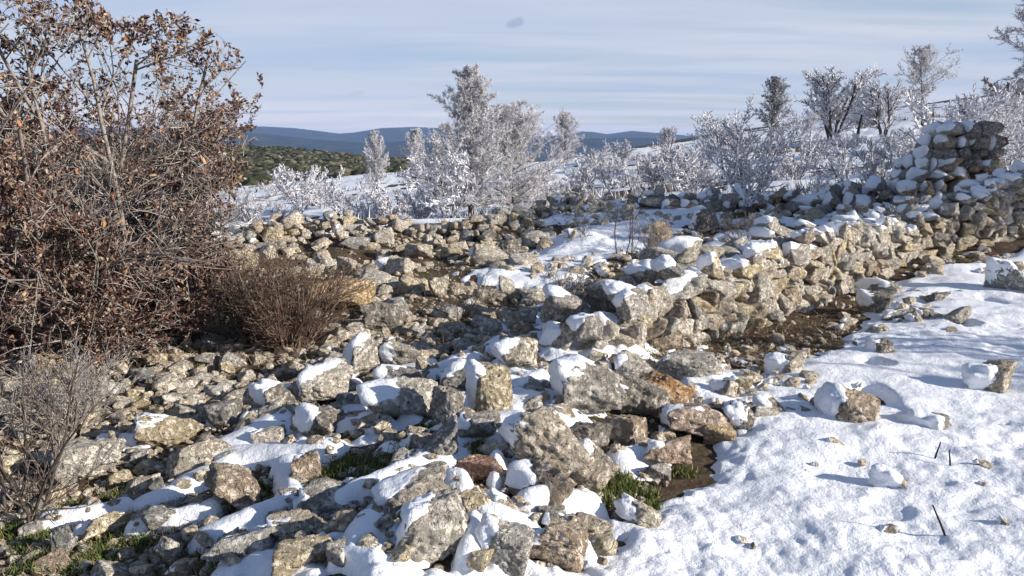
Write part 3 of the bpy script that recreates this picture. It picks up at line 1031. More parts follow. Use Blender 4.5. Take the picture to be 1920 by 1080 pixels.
def heap(name, label, cat, boxes, n, smin, smax, seed, warm, capp, group=None, lean=None):
    """a collapsed wall: stones stacked at random over a footprint; boxes = (x, y, radius, height)"""
    r_ = random.Random(seed)
    x0, y0 = boxes[0][0], boxes[0][1]
    root = thing(name, label, cat, (x0, y0, float(land(x0, y0))), group)
    off = Vector(root.location)
    wts = [b[2] ** 2 * (0.4 + b[3]) for b in boxes]
    placed = []
    for i in range(n):
        for _ in range(14):
            b = r_.choices(boxes, wts)[0]
            a, q = r_.uniform(0, 6.283), math.sqrt(r_.random())
            x, y = b[0] + b[2] * q * math.cos(a), b[1] + b[2] * q * math.sin(a)
            hmax = b[3] * max(0.0, 1 - q ** 2.2)
            s = r_.uniform(smin, smax)
            z = r_.uniform(0, 1) ** 0.6 * hmax
            if all((x - p[0]) ** 2 + (y - p[1]) ** 2 + (z - p[2]) ** 2 > (0.36 * (s + p[3])) ** 2 for p in placed):
                break
        placed.append((x, y, z, s))
        gz = float(land(x, y))
        cap = (r_.uniform(0.035, 0.075), r_.uniform(0.1, 0.6)) if r_.random() < capp else None
        put_stone('stone', r_.randrange(NSHAPE), Vector((x, y, gz + z + 0.12 * s)) - off,
                  (s * r_.uniform(0.85, 1.3), s * r_.uniform(0.7, 1.0), s * r_.uniform(0.55, 0.85)),
                  (r_.uniform(-0.4, 0.4), r_.uniform(-0.4, 0.4), r_.uniform(0, 6.28)), rtint(r_, warm), cap, root, hi=False, seed=i + seed)
    for b in boxes:
        taken.append((b[0], b[1], b[2] * 0.7))
    return root


def at(u, d):
    """ground position under image column u at forward distance d"""
    x = (u - 960.0) / F_PX * d / math.cos(PITCH) * 1.0
    return x, d


# the tall stub at the corner of the ruin
def pier():
    r_ = random.Random(77)
    cx, cy = at(1755, 14.2)
    root = thing('ruined_wall_stub', 'tall snow-plastered stub of ruined wall rising above the low wall on the right', 'ruin', (cx, cy, float(land(cx, cy))))
    off = Vector(root.location)
    n = 0
    z = 0.0
    base = float(land(cx, cy))
    topz = EYE + (HORIZON - 250) / F_PX * 14.2 - base
    while z < topz:
        f = z / topz
        xl, xr = -1.10 + 0.80 * f ** 1.2, 0.80 - 0.22 * f + r_.uniform(-0.06, 0.04)
        ch = r_.uniform(0.17, 0.26)
        for row in range(3):
            x = xl + r_.uniform(-0.1, 0.1) + row * 0.05
            while x < xr - 0.08:
                w = r_.choice((0.18, 0.24, 0.32, 0.42)) * r_.uniform(0.9, 1.1)
                dp = r_.uniform(0.32, 0.45)
                snowy = x < xl + (xr - xl) * 0.48
                cap = None
                if snowy and r_.random() < 0.75:
                    cap = (r_.uniform(0.04, 0.07), r_.uniform(0.2, 0.55), (-0.7, -0.25, 0.65))
                elif r_.random() < 0.4:
                    cap = (0.05, r_.uniform(0.4, 0.65))
                yy = cy + row * 0.34 - 0.3 + r_.uniform(-0.05, 0.05)
                put_stone('stone', r_.randrange(NSHAPE), Vector((cx + x + w / 2, yy, base + z + ch * 0.45)) - off, (w * 1.05, dp, ch * 1.18),
                          (r_.uniform(-0.2, 0.2), r_.uniform(-0.25, 0.25), r_.uniform(-0.3, 0.3)), rtint(r_, 0.2) if snowy else tuple(0.8 * c_ for c_ in TINT[r_.choice(['brown', 'dark', 'beige', 'brown', 'grey'])]), cap, root, hi=False, seed=n)
                n += 1
                x += w * 0.95
        z += ch * 0.86
    return root


pier()

b_back = [(*at(u, d), r, h) for u, d, r, h in ((1225, 15.0, 0.45, 0.26), (1275, 15.0, 0.5, 0.34), (1330, 15.0, 0.5, 0.28), (1395, 15.1, 0.55, 0.24), (1460, 15.0, 0.5, 0.26), (1530, 14.8, 0.5, 0.32), (1590, 14.6, 0.5, 0.42), (1640, 14.3, 0.45, 0.45))]
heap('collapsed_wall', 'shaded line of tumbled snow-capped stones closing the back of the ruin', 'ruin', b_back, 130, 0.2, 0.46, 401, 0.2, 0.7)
b_left = [(*at(u, d), r, h) for u, d, r, h in ((480, 12.2, 0.6, 0.30), (560, 12.6, 0.6, 0.34), (640, 12.8, 0.6, 0.32), (720, 13.0, 0.6, 0.22), (800, 13.2, 0.6, 0.24), (880, 13.6, 0.6, 0.30), (950, 14.0, 0.55, 0.30), (1010, 14.8, 0.5, 0.28), (1075, 15.6, 0.5, 0.26))]
heap('collapsed_wall', 'sunlit ridge of tumbled tan rubble along the far left side of the ruin', 'ruin', b_left, 230, 0.11, 0.30, 402, 0.9, 0.10)

# ---- loose stones
TX = np.array([t_[0] for t_ in taken])
TY = np.array([t_[1] for t_ in taken])
TR = np.array([t_[2] for t_ in taken])
ZONES = [
    # u0, v0, u1, v1, count, smin, smax, warm, cap probability, zone name
    (430, 440, 1010, 600, 90, 0.24, 0.46, 0.9, 0.02, 'clearing'),
    (0, 640, 560, 800, 40, 0.15, 0.28, 0.9, 0.05, 'oak'),
    (430, 440, 1010, 560, 760, 0.06, 0.24, 0.9, 0.02, 'clearing'),
    (560, 540, 1000, 690, 480, 0.06, 0.22, 0.9, 0.05, 'clearing'),
    (0, 640, 560, 800, 760, 0.05, 0.18, 0.9, 0.02, 'oak'),
    (0, 790, 420, 1080, 460, 0.03, 0.16, 0.9, 0.10, 'corner'),
    (380, 800, 760, 1080, 170, 0.03, 0.13, 0.9, 0.25, 'heap'),
    (560, 640, 1260, 900, 330, 0.05, 0.17, 0.7, 0.35, 'heap'),
    (680, 880, 1130, 1080, 130, 0.03, 0.12, 0.7, 0.35, 'heap'),
    (1270, 640, 1520, 800, 130, 0.05, 0.16, 0.6, 0.75, 'edge'),
    (1560, 500, 1800, 640, 70, 0.06, 0.22, 0.3, 0.6, 'edge'),
    (1700, 470, 1920, 520, 40, 0.08, 0.25, 0.3, 0.6, 'edge'),
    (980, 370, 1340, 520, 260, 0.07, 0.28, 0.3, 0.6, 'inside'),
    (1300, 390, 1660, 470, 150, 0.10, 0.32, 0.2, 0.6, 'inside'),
    (1020, 480, 1300, 600, 130, 0.07, 0.22, 0.6, 0.45, 'inside'),
    (960, 350, 1200, 420, 90, 0.1, 0.25, 0.7, 0.4, 'ridge'),
    (1380, 640, 1900, 1070, 26, 0.03, 0.08, 0.5, 0.8, 'field'),
]
ZLAB = {'clearing': 'rubble stones of the clearing', 'oak': 'rubble stones below the oak bush', 'corner': 'stones of the lower left corner', 'heap': 'small stones of the heap', 'edge': 'stones along the snow edge', 'inside': 'stones inside the ruin', 'ridge': 'stones at the end of the ridge', 'field': 'small stones in the snow field'}
SHORT = {0: 'long tilted slab', 1: 'brown stone with the white snow block', 2: 'craggy dark boulder', 3: 'upright pointed slab', 4: 'broad whitish boulder', 6: 'flat beige stone', 7: 'large pitted block', 8: 'smooth pointed stone at the bottom edge', 9: 'dark brown pitted stone',
         11: 'beige wedge at the snow edge', 12: 'brownish weathered boulder', 13: 'grey-beige low boulder', 14: 'pitted pale boulder', 15: 'yellowish block at the bottom edge', 17: 'smooth beige lozenge stone', 18: 'upright yellowish crumbly stone', 19: 'two-toned angular stone', 20: 'small rounded brownish stone',
         21: 'dark rough stone in shaded snow', 22: 'whitish speckled stone', 23: 'upright stone with bluish snow', 27: 'rounded beige stone with the snow drift', 28: 'flat stone on edge', 29: 'tan pyramid-shaped stone', 30: 'big round ball of snow', 31: 'small half-buried grey stone', 32: 'little beige stone alone in the snow', 33: 'broad pinkish boulder',
         34: 'orange-brown slab', 36: 'long grey boulder', 38: 'pinkish stone by the hollow', 41: 'upright ribbed stone', 47: 'flat reddish stone', 49: 'grey boulder at the right edge', 50: 'snow-cushioned flat stone', 54: 'pointed blackish stone', 55: 'tan stone among snow lumps', 58: 'rounded dark grey boulder', 59: 'yellow-ochre block',
         60: 'bright ochre stone below the oak', 61: 'pale yellow slab under the oak', 62: 'small upright pale stone', 63: 'dark boulder across the clearing', 64: 'long yellowish stone', 66: 'pale slanting stone', 67: 'flat beige stone above the tufts', 68: 'dark stone under the snowdrift', 70: 'squared yellow masonry block', 72: 'ochre block in the shade', 73: 'large dark boulder in the shade', 74: 'pale yellow broken stone'}
REFS = [(0.5 * (HERO[k_][0] + HERO[k_][2]), 0.5 * (HERO[k_][1] + HERO[k_][3]), n_) for k_, n_ in SHORT.items() if k_ < len(HERO)]
seen_lab = {}


def stone_label(u, v, wpx, cap, tint):
    ref = sorted(REFS, key=lambda q: (q[0] - u) ** 2 + (1.4 * (q[1] - v)) ** 2)
    lum, red = sum(tint) / 3, tint[0] / tint[2]
    col = 'tan' if red > 1.3 else 'beige' if red > 1.12 else 'pale' if lum > 1.0 else 'grey' if lum > 0.7 else 'dark'
    size = 'small' if wpx < 26 else 'fair-sized' if wpx < 42 else 'large'
    for r_n in range(7):
        du, dv = u - ref[r_n][0], v - ref[r_n][1]
        rel = ('right of' if du > 0 else 'left of') if abs(du) > 1.3 * abs(dv) else ('in front of' if dv > 0 else 'behind')
        lab_ = '%s %s %s stone %s the %s' % (size, 'snow-capped' if cap else 'bare', col, rel, ref[r_n][2])
        if lab_ not in seen_lab:
            break
    if lab_ in seen_lab:
        lab_ = lab_.replace('%s ' % size, 'another %s ' % size, 1)
    seen_lab[lab_] = seen_lab.get(lab_, 0) + 1
    return lab_


cand = []
r_ = random.Random(55)
AX, AY, AR = list(TX), list(TY), list(TR)
for (u0, v0, u1, v1, cnt, smin, smax, warm, capp, zn) in ZONES:
    for i in range(cnt):
        u, v = r_.uniform(u0, u1), r_.uniform(v0, v1)
        p, t = hit(u, v)
        if t > 40:
            continue
        if zn in ('clearing', 'inside') and float(vnoise(p[0] * 1.3, p[1] * 1.3, seed=81)) < -0.45 + 0.3 * r_.random():
            continue
        s = smin + (smax - smin) * r_.random() ** 2.2
        xa, ya, ra = np.array(AX), np.array(AY), np.array(AR)
        dd = np.hypot(xa - p[0], ya - p[1])
        if (dd < ra * 0.9 + 0.34 * s).any():
            s *= 0.6
            if (dd < ra * 0.75 + 0.3 * s).any():
                continue
        AX.append(p[0])
        AY.append(p[1])
        AR.append(s * 0.42)
        cand.append((s / t, p, s, warm, capp, zn, u, v))
cand.sort(key=lambda c_: -c_[0])
N_IND = 300 - hero_n
rub_parts, cap_parts = [], []
for i, (ap, p, s, warm, capp, zn, u, v) in enumerate(cand):
    sz = (s * r_.uniform(0.9, 1.35), s * r_.uniform(0.75, 1.05), s * r_.uniform(0.5, 0.85))
    rot = (r_.uniform(-0.35, 0.35), r_.uniform(-0.35, 0.35), r_.uniform(0, 6.28))
    cap = (min(0.05, 0.22 * s) * r_.uniform(0.6, 1.1), r_.uniform(0.3, 0.75)) if r_.random() < capp else None
    mk = float(snow_mask(p[0], p[1]))
    z = p[2] + 0.20 * sz[2] + (0.05 if mk > 0.1 else 0)
    shp = r_.randrange(NSHAPE)
    if i < N_IND:
        tint = rtint(r_, warm)
        o = put_stone('stone', shp, (p[0], p[1], z), sz, rot, tint, cap, hi=ap > 0.02, seed=i)
        tag(o, stone_label(u, v, ap * F_PX, cap, tint), 'stone', ZLAB[zn])
    else:
        V0, F0 = (SHAPE2 if ap > 0.009 else SHAPE1)[shp]
        M4 = stone_matrix((p[0], p[1], z), sz, rot)
        Mx = np.array(M4)
        rub_parts.append((V0 @ Mx[:3, :3].T + Mx[:3, 3], F0))
        if cap:
            cg = cap_geo(SHAPE2[shp], stone_matrix((0, 0, 0), sz, rot), cap[0], cap[1], i)
            if cg is not None:
                cap_parts.append((cg[0] @ Mx[:3, :3].T + Mx[:3, 3], cg[1]))
# grit: the crumbs of stone between the rubble
for (u0, v0, u1, v1, cnt, smin, smax) in ((0, 640, 620, 1080, 1500, 0.012, 0.045), (560, 560, 1250, 1080, 1200, 0.012, 0.045), (430, 440, 1050, 640, 1500, 0.02, 0.07), (1230, 540, 1620, 720, 350, 0.012, 0.05), (1000, 380, 1400, 520, 250, 0.03, 0.07)):
    uu, vv = rng.uniform(u0, u1, cnt), rng.uniform(v0, v1, cnt)
    D_ = np.array([px_dir(u, v) for u, v in zip(uu, vv)])
    TT = (EYE - 0.05) / -D_[:, 2]
    GX, GY = D_[:, 0] * TT, D_[:, 1] * TT
    ok = (TT < 25) & (snow_mask(GX, GY) < 0.05)
    GZ = land(GX, GY)
    for x, y, gz in zip(GX[ok], GY[ok], GZ[ok]):
        s = smin + (smax - smin) * rng.random() ** 2
        Mx = np.array(stone_matrix((x, y, gz + 0.2 * s), (s * 1.2, s, s * 0.7), (rng.uniform(-.4, .4), rng.uniform(-.4, .4), rng.uniform(0, 6.28))))
        V0, F0 = SHAPE1[int(rng.integers(NSHAPE))]
        rub_parts.append((V0 @ Mx[:3, :3].T + Mx[:3, 3], F0))
V, F = merge(rub_parts)
o = link('rubble', mesh_np('rubble', V, F, M_ROCK, smooth=False))
o.color = (1.20, 1.11, 0.97, 1)
tag(o, 'small broken limestone rubble strewn over the bare brown ground', 'rubble', kind='stuff')
V, F = merge(cap_parts)
oc = link('snow_cap', mesh_np('snow_cap', V, F, M_SNOW), o)
oc['kind'] = 'stuff'

# ------------------------------------------------------------------ trees
def rv(r_, s=1.0):
    return Vector((r_.gauss(0, s), r_.gauss(0, s), r_.gauss(0, s)))


def grow(out, r_, p, d, L, r, lvl, P):
    """P[lvl] = dict(n, wander, up, kids, spread, lenf, start, taper)"""
    q = P[lvl]
    n = q['n']
    d = d.normalized()
    step = L / n
    kids = q.get('kids', 0)
    for i in range(n):
        d = (d + rv(r_, q['wander']) + Vector((0, 0, q['up']))).normalized()
        p2 = p + d * step * r_.uniform(0.85, 1.15)
        ra = r * (1 - (1 - q['taper']) * i / n)
        rb = r * (1 - (1 - q['taper']) * (i + 1) / n)
        out[lvl].append((tuple(p), tuple(p2), ra, rb))
        t = (i + 1) / n
        if lvl + 1 < len(P) and t > q.get('start', 0.2):
            k = kids
            kk = int(k) + (1 if r_.random() < k - int(k) else 0)
            for _ in range(kk):
                side = rv(r_)
                side = (side - d * side.dot(d)).normalized()
                nd = (d * math.cos(q['spread']) + side * math.sin(q['spread']))
                c = q.get('crown', 0.5)
                grow(out, r_, p + (p2 - p) * r_.random(), nd, L * q['lenf'] * r_.uniform(0.6, 1.2) * (1 - c * t), rb * q.get('rf', 0.6), lvl + 1, P)
        p = p2
    return out


def frost_fuzz(segs, per, L, W):
    A = np.array([s[0] for s in segs])
    B = np.array([s[1] for s in segs])
    n = len(A)
    t = rng.random((n, per, 1))
    Pp = (A[:, None] * (1 - t) + B[:, None] * t).reshape(-1, 3)
    D = (B - A) / (np.linalg.norm(B - A, axis=1, keepdims=True) + 1e-9)
    D = np.repeat(D, per, axis=0) * 0.7 + rng.normal(size=(n * per, 3)) * 0.75
    D /= np.linalg.norm(D, axis=1, keepdims=True)
    return spikes(Pp, D, rng.uniform(0.5, 1.2, n * per) * L, np.full(n * per, W))


def build_tree(name, label, cat, segs_trunk, segs_branch, crown_VF, m_trunk, m_branch, m_crown, group=None, crown_name='crown'):
    root = thing(name, label, cat, (0, 0, 0), group)
    for i_, st in enumerate(segs_trunk):
        link('trunk' if i_ == 0 or name != 'frosted_tree' else 'limb', mesh_np('trunk', *tubes(st, 6), m_trunk if i_ == 0 or m_trunk != M_BARK or len(segs_trunk) < 6 else M_LIMB), root)
    if segs_branch:
        link('branches', mesh_np('branches', *tubes(segs_branch, 4), m_branch), root)['kind'] = 'stuff'
    V, F = crown_VF
    c = link(crown_name, mesh_np(crown_name, V, F, m_crown, smooth=False), root)
    c['kind'] = 'stuff'
    return root


def copy_tree(o):
    r = o.copy()
    C.objects.link(r)
    for ch in o.children:
        c = ch.copy()
        C.objects.link(c)
        c.parent = r
    return r


def frosted_broadleaf(seed, H, spread=1.0, stems=3, dense=1.0, twig_r=0.0045, fuzz=3):
    """bare spreading tree white with hoar frost, unit height about H"""
    r_ = random.Random(seed)
    P = [dict(n=6, wander=0.10, up=0.05, kids=1.1 * dense, spread=0.75 * spread, lenf=0.62, start=0.25, taper=0.5, rf=0.6, crown=0.35),
         dict(n=5, wander=0.14, up=0.05, kids=1.5 * dense, spread=0.70, lenf=0.55, start=0.15, taper=0.45, rf=0.6, crown=0.35),
         dict(n=4, wander=0.18, up=0.06, kids=1.7 * dense, spread=0.70, lenf=0.55, start=0.0, taper=0.5, rf=0.6, crown=0.3),
         dict(n=3, wander=0.20, up=0.06, kids=0, spread=0.6, lenf=0.5, taper=0.5)]
    out = [[], [], [], []]
    stem_list = []
    for k in range(stems):
        a = k * 2.4 + r_.uniform(0, 1)
        tilt = (0.25 + 0.35 * r_.random()) * spread if stems > 1 else 0.08
        d = Vector((math.cos(a) * tilt, math.sin(a) * tilt, 1))
        n0 = len(out[0])
        grow(out, r_, Vector((math.cos(a) * 0.03 * H, math.sin(a) * 0.03 * H, -0.05)), d, H * 0.72, 0.016 * H, 0, P)
        stem_list.append(out[0][n0:])
    def thick(sg, lo):
        return [(a, b, max(r0, lo), max(r1, lo * 0.85)) for a, b, r0, r1 in sg]
    tw = thick(out[2], twig_r * 1.25) + thick(out[3], twig_r)
    crown = [tubes(tw, 3), frost_fuzz(out[3] + out[2], fuzz + 1, 0.020 + 0.004 * H, 0.004 + 0.0015 * H)]
    return stem_list, thick(out[1], twig_r * 1.6), merge(crown)


def frosted_almond(seed, H):
    """one short trunk forking low into spreading limbs that bend upwards"""
    r_ = random.Random(seed)
    P = [dict(n=7, wander=0.10, up=0.16, kids=1.1, spread=0.65, lenf=0.55, start=0.15, taper=0.45, rf=0.65, crown=0.3),
         dict(n=5, wander=0.12, up=0.12, kids=1.35, spread=0.60, lenf=0.52, start=0.10, taper=0.45, rf=0.65, crown=0.3),
         dict(n=4, wander=0.15, up=0.10, kids=1.5, spread=0.60, lenf=0.55, start=0.0, taper=0.5, rf=0.7, crown=0.3),
         dict(n=3, wander=0.16, up=0.08, taper=0.6)]
    out = [[], [], [], []]
    base = [((0, 0, -0.1), (0.02, 0, 0.10 * H), 0.028 * H, 0.024 * H), ((0.02, 0, 0.10 * H), (0.0, 0.02, 0.17 * H), 0.024 * H, 0.021 * H)]
    stems = [base]
    for k in range(6):
        a = k * 2.399 + r_.uniform(-0.3, 0.3)
        tilt = r_.uniform(0.55, 1.25) if k else 0.15
        n0 = len(out[0])
        grow(out, r_, Vector((0.0, 0.0, H * (0.13 + 0.01 * k))), Vector((math.cos(a) * tilt, math.sin(a) * tilt, 1)), H * r_.uniform(0.72, 0.88), 0.014 * H, 0, P)
        stems.append(out[0][n0:])

    def thick(sg, lo):
        return [(a_, b_, max(r0, lo), max(r1, lo * 0.85)) for a_, b_, r0, r1 in sg]
    crown = [tubes(thick(out[2], 0.0105) + thick(out[3], 0.0085), 3), frost_fuzz(out[3] + out[2], 3, 0.035, 0.010)]
    return stems, thick(out[1], 0.013), merge(crown)


def frosted_pine(seed, H, base=0.18, width=0.30, dens=1.0, nlen=0.10, irregular=0.3, nw=0.012, per=7):  # dens 1 = 46 limbs
    r_ = random.Random(seed)
    trunk, br, tw = [], [], []
    p = Vector((0, 0, -0.1))
    d = Vector((r_.uniform(-.03, .03), r_.uniform(-.03, .03), 1))
    N = 14
    pts = [p]
    for i in range(N):
        d = (d + rv(r_, 0.035) + Vector((0, 0, 0.05))).normalized()
        p2 = p + d * (H / N)
        trunk.append((tuple(p), tuple(p2), 0.022 * H * (1 - 0.9 * i / N), 0.022 * H * (1 - 0.9 * (i + 1) / N)))
        p = p2
        pts.append(p)
    nb = int(46 * dens)
    for k in range(nb):
        t = base + (1 - base) * (k + r_.random()) / nb
        f = t * N
        i = min(int(f), N - 1)
        q = pts[i].lerp(pts[i + 1], f - i)
        a = k * 2.399 + r_.uniform(-0.4, 0.4)
        prof = math.sin(min(1.0, (1 - t) / (1 - base) * 1.15 + 0.10) * math.pi * 0.62)
        L = H * width * (prof * r_.uniform(1 - irregular, 1 + irregular) + 0.06)
        el = 0.15 + 0.75 * t
        dd = Vector((math.cos(a) * math.cos(el), math.sin(a) * math.cos(el), math.sin(el)))
        P = [dict(n=5, wander=0.10, up=0.06, kids=2.2, spread=0.75, lenf=0.5, start=0.12, taper=0.35, rf=0.5, crown=0.45),
             dict(n=3, wander=0.15, up=0.08, kids=1.5, spread=0.6, lenf=0.55, start=0.1, taper=0.5, rf=0.6, crown=0.3),
             dict(n=2, wander=0.15, up=0.10, taper=0.5)]
        out = grow([[], [], []], r_, q, dd, L, 0.0065 * H * (1 - 0.7 * t), 0, P)
        br += out[0]
        tw += out[1] + out[2]
    twt = [(a, b, max(r0, 0.004), max(r1, 0.003)) for a, b, r0, r1 in tw]
    crown = merge([tubes(twt, 3), frost_fuzz(tw, per, nlen, nw)])
    return [trunk], br, crown


PROTO = {}
cnt_tree = 0


def place(o, u, d, vtop, H, wscale=1.0, yaw=None, sink=0.05):
    """stand o at column u, forward distance d; its top reaches image row vtop"""
    x, y = at(u, d)
    gz = float(land(x, y))
    dt = px_dir(u, vtop)
    ztop = EYE + dt[2] / dt[1] * d
    s = max(0.15, (ztop - gz) / H)
    o.location = (x, y, gz - sink)
    o.rotation_euler = (0, 0, random.uniform(0, 6.28) if yaw is None else yaw)
    o.scale = (s * wscale, s * wscale, s)
    return s


def tree(kind, u, d, vtop, wscale, label, name, cat, group=None, yaw=None):
    H, data, mats = KINDS[kind]
    if kind not in PROTO:
        o = build_tree(name, label, cat, *data(), *mats)
        zmax = max(v.co.z for ch in o.children for v in ch.data.vertices)
        PROTO[kind] = (o, zmax)
    else:
        o = copy_tree(PROTO[kind][0])
        o.name = name
        for ch in o.children:
            pass
    place(o, u, d, vtop, PROTO[kind][1], wscale, yaw)
    tag(o, label, cat, group)
    return o


FB = (M_FBARK, M_FROST, M_FROST)
FP = (M_BARK, M_FBARK, M_FNEEDLE)
KINDS = {
    'pine_main': (4.3, lambda: frosted_pine(5, 4.3, 0.13, 0.24, 1.7, 0.09, 0.4, 0.010, 10), FP),
    'pine_round': (3.4, lambda: frosted_pine(8, 3.4, 0.08, 0.42, 1.5, 0.09, 0.3, 0.010, 9), FP),
    'pine_small': (3.5, lambda: frosted_pine(11, 3.5, 0.22, 0.26, 0.8, 0.11, 0.4, 0.016, 6), FP),
    'pine_dark': (4.5, lambda: frosted_pine(14, 4.5, 0.28, 0.28, 0.8, 0.13, 0.5, 0.02, 6), (M_BARK, M_BARK, M_DNEEDLE)),
    'pine_flat': (5.0, lambda: frosted_pine(19, 5.0, 0.42, 0.30, 0.6, 0.13, 0.55, 0.02, 6), FP),
    'almond': (2.3, lambda: frosted_almond(24, 2.3), (M_BARK, M_FROST, M_FROST)),
    'shrub_a': (1.8, lambda: frosted_broadleaf(31, 1.8, 1.05, 5, 1.0, 0.009), FB),
    'shrub_b': (1.4, lambda: frosted_broadleaf(37, 1.4, 1.3, 6, 0.95, 0.010), FB),
    'shrub_c': (1.2, lambda: frosted_broadleaf(41, 1.2, 0.9, 7, 0.9, 0.009), FB),
    'vase': (3.6, lambda: frosted_broadleaf(47, 3.6, 0.75, 5, 1.3, 0.014), (M_BARK, M_BARK, M_FROST)),
    'vase_b': (3.4, lambda: frosted_broadleaf(53, 3.4, 0.75, 4, 1.3, 0.013), (M_BARK, M_BARK, M_FROST)),
}
tree('pine_main', 884, 21, 112, 1.0, 'tallest frosted pine, narrow and pointed, in the middle of the view', 'pine_tree', 'tree', yaw=0.5)
tree('pine_round', 962, 22, 178, 1.05, 'broad round frosted pine crown joined to the right of the tallest pine', 'pine_tree', 'tree', yaw=1.0)
tree('shrub_a', 845, 20, 262, 0.9, 'frosted bush at the left foot of the tallest pine', 'frosted_bush', 'bush', yaw=2.0)
tree('shrub_b', 985, 19.5, 372, 0.8, 'frosted low bush at the foot of the round pine crown', 'frosted_bush', 'bush', yaw=4.0)
tree('pine_small', 712, 40, 240, 0.75, 'slender frosted pine standing against the blue hills, leftmost of the pines', 'pine_tree', 'tree')
tree('pine_small', 786, 37, 236, 0.9, 'frosted pine between the leftmost slender pine and the tallest pine', 'pine_tree', 'tree')
tree('pine_small', 826, 30, 246, 0.9, 'frosted pine half hidden behind the left side of the tallest pine', 'pine_tree', 'tree')
tree('shrub_a', 572, 34, 304, 1.0, 'round frosted bush on the slope in front of the olive scrub hill', 'frosted_bush', 'bush')
tree('shrub_b', 612, 36, 306, 0.8, 'frosted bush just right of the round bush before the olive scrub hill', 'frosted_bush', 'bush')
tree('pine_small', 1056, 45, 205, 1.0, 'lone small frosted pine right of the tallest pine', 'pine_tree', 'tree')
tree('almond', 1396, 13.6, 168, 1.25, 'white frosted bare tree with spreading dark-stemmed branches behind the low wall', 'frosted_tree', 'tree', yaw=0.6)
tree('shrub_a', 1592, 15.8, 248, 1.1, 'frosted shrub with forked dark stem between the white tree and the ruined stub', 'frosted_bush', 'bush', yaw=1.7)
tree('shrub_a', 1740, 18.5, 150, 0.95, 'tall frosted shrub with bristling white twigs rising behind the ruined stub', 'frosted_bush', 'bush', yaw=3.1)
tree('almond', 1815, 19.5, 140, 0.95, 'frosted shrub with dark lower stems behind the top of the ruined stub', 'frosted_tree', 'tree', yaw=4.4)
tree('pine_dark', 1430, 55, 138, 0.9, 'dark pointed pine on the skyline behind the white frosted tree', 'pine_tree', 'tree')
tree('vase', 1542, 50, 120, 1.1, 'vase-shaped many-stemmed frosted tree on the skyline', 'frosted_tree', 'tree', yaw=0.3)
tree('vase_b', 1634, 48, 136, 1.0, 'wide frosted tree with two dark stems, between the vase-shaped tree and the flat pine', 'frosted_tree', 'tree', yaw=2.2)
tree('pine_flat', 1702, 50, 78, 1.0, 'flat-crowned pine, the highest tree on the right skyline', 'pine_tree', 'tree', yaw=1.1)
tree('pine_small', 1922, 36, -40, 1.35, 'tall drooping pine cut off by the right edge of the view', 'pine_tree', 'tree', yaw=0.2)
tree('shrub_b', 1290, 22, 262, 1.0, 'frosted bush left of the white frosted bare tree', 'frosted_bush', 'bush')
tree('shrub_c', 1480, 24, 258, 1.0, 'frosted bush showing just right of the white frosted bare tree', 'frosted_bush', 'bush')
tree('shrub_c', 1070, 10.2, 505, 1.0, 'little greyish frosted shrub standing on the near end of the low wall', 'frosted_bush', 'bush')
# bushes dotted over the snowy slope
r_ = random.Random(91)
BUSH = ((1090, 30, 290, 'shrub_b', 1.0), (1135, 34, 285, 'shrub_a', 1.0), (1175, 30, 280, 'shrub_a', 1.0), (1222, 28, 282, 'shrub_b', 1.0), (1262, 33, 262, 'shrub_a', 1.0), (1240, 60, 232, 'vase', 0.8),
        (1110, 50, 266, 'shrub_c', 1.2), (1155, 62, 258, 'shrub_b', 1.2), (1310, 40, 236, 'shrub_a', 0.9), (1350, 46, 226, 'shrub_b', 0.9), (1275, 26, 300, 'shrub_c', 0.9), (1000, 26, 300, 'shrub_b', 1.1),
        (1040, 27, 326, 'shrub_c', 0.9), (1110, 22, 342, 'shrub_c', 0.8), (1190, 20, 345, 'shrub_b', 0.7), (740, 26, 335, 'shrub_c', 1.2), (690, 24, 362, 'shrub_c', 0.9), (790, 23, 345, 'shrub_b', 0.9),
        (760, 19, 392, 'shrub_c', 0.7), (650, 30, 345, 'shrub_b', 0.9), (545, 24, 376, 'shrub_c', 0.8), (480, 30, 362, 'shrub_b', 0.8), (620, 45, 342, 'shrub_c', 1.0), (520, 50, 340, 'shrub_b', 0.9), (700, 55, 328, 'shrub_a', 0.8), (455, 36, 348, 'shrub_a', 0.7),
        (1505, 34, 240, 'shrub_b', 1.0), (1560, 38, 236, 'shrub_c', 1.1), (1660, 34, 236, 'shrub_b', 1.0), (1680, 23, 258, 'shrub_b', 1.0),
        (1885, 26, 215, 'shrub_b', 1.2), (1912, 21, 245, 'shrub_c', 1.4), (1862, 18, 262, 'shrub_b', 1.2), (1900, 16.5, 285, 'shrub_c', 1.3), (1525, 20, 322, 'shrub_c', 0.9),
        (1640, 19, 306, 'shrub_c', 0.9), (1480, 65, 195, 'shrub_a', 1.2), (1590, 70, 190, 'shrub_b', 1.2), (1770, 45, 190, 'shrub_b', 1.2), (1800, 60, 172, 'shrub_b', 1.3), (1875, 50, 172, 'shrub_b', 1.3))
TREF = [(712, 'slender leftmost pine'), (786, 'second slender pine'), (884, 'tallest frosted pine'), (962, 'broad round pine'), (1056, 'lone small pine'), (1396, 'white frosted bare tree'), (1542, 'vase-shaped tree'), (1586, 'charred trunk'), (1634, 'two-stemmed tree'), (1702, 'flat-crowned pine'), (1755, 'ruined wall stub'), (1853, 'dark skyline shrub'), (572, 'round scrub-side bush')]
bush_seen = set()
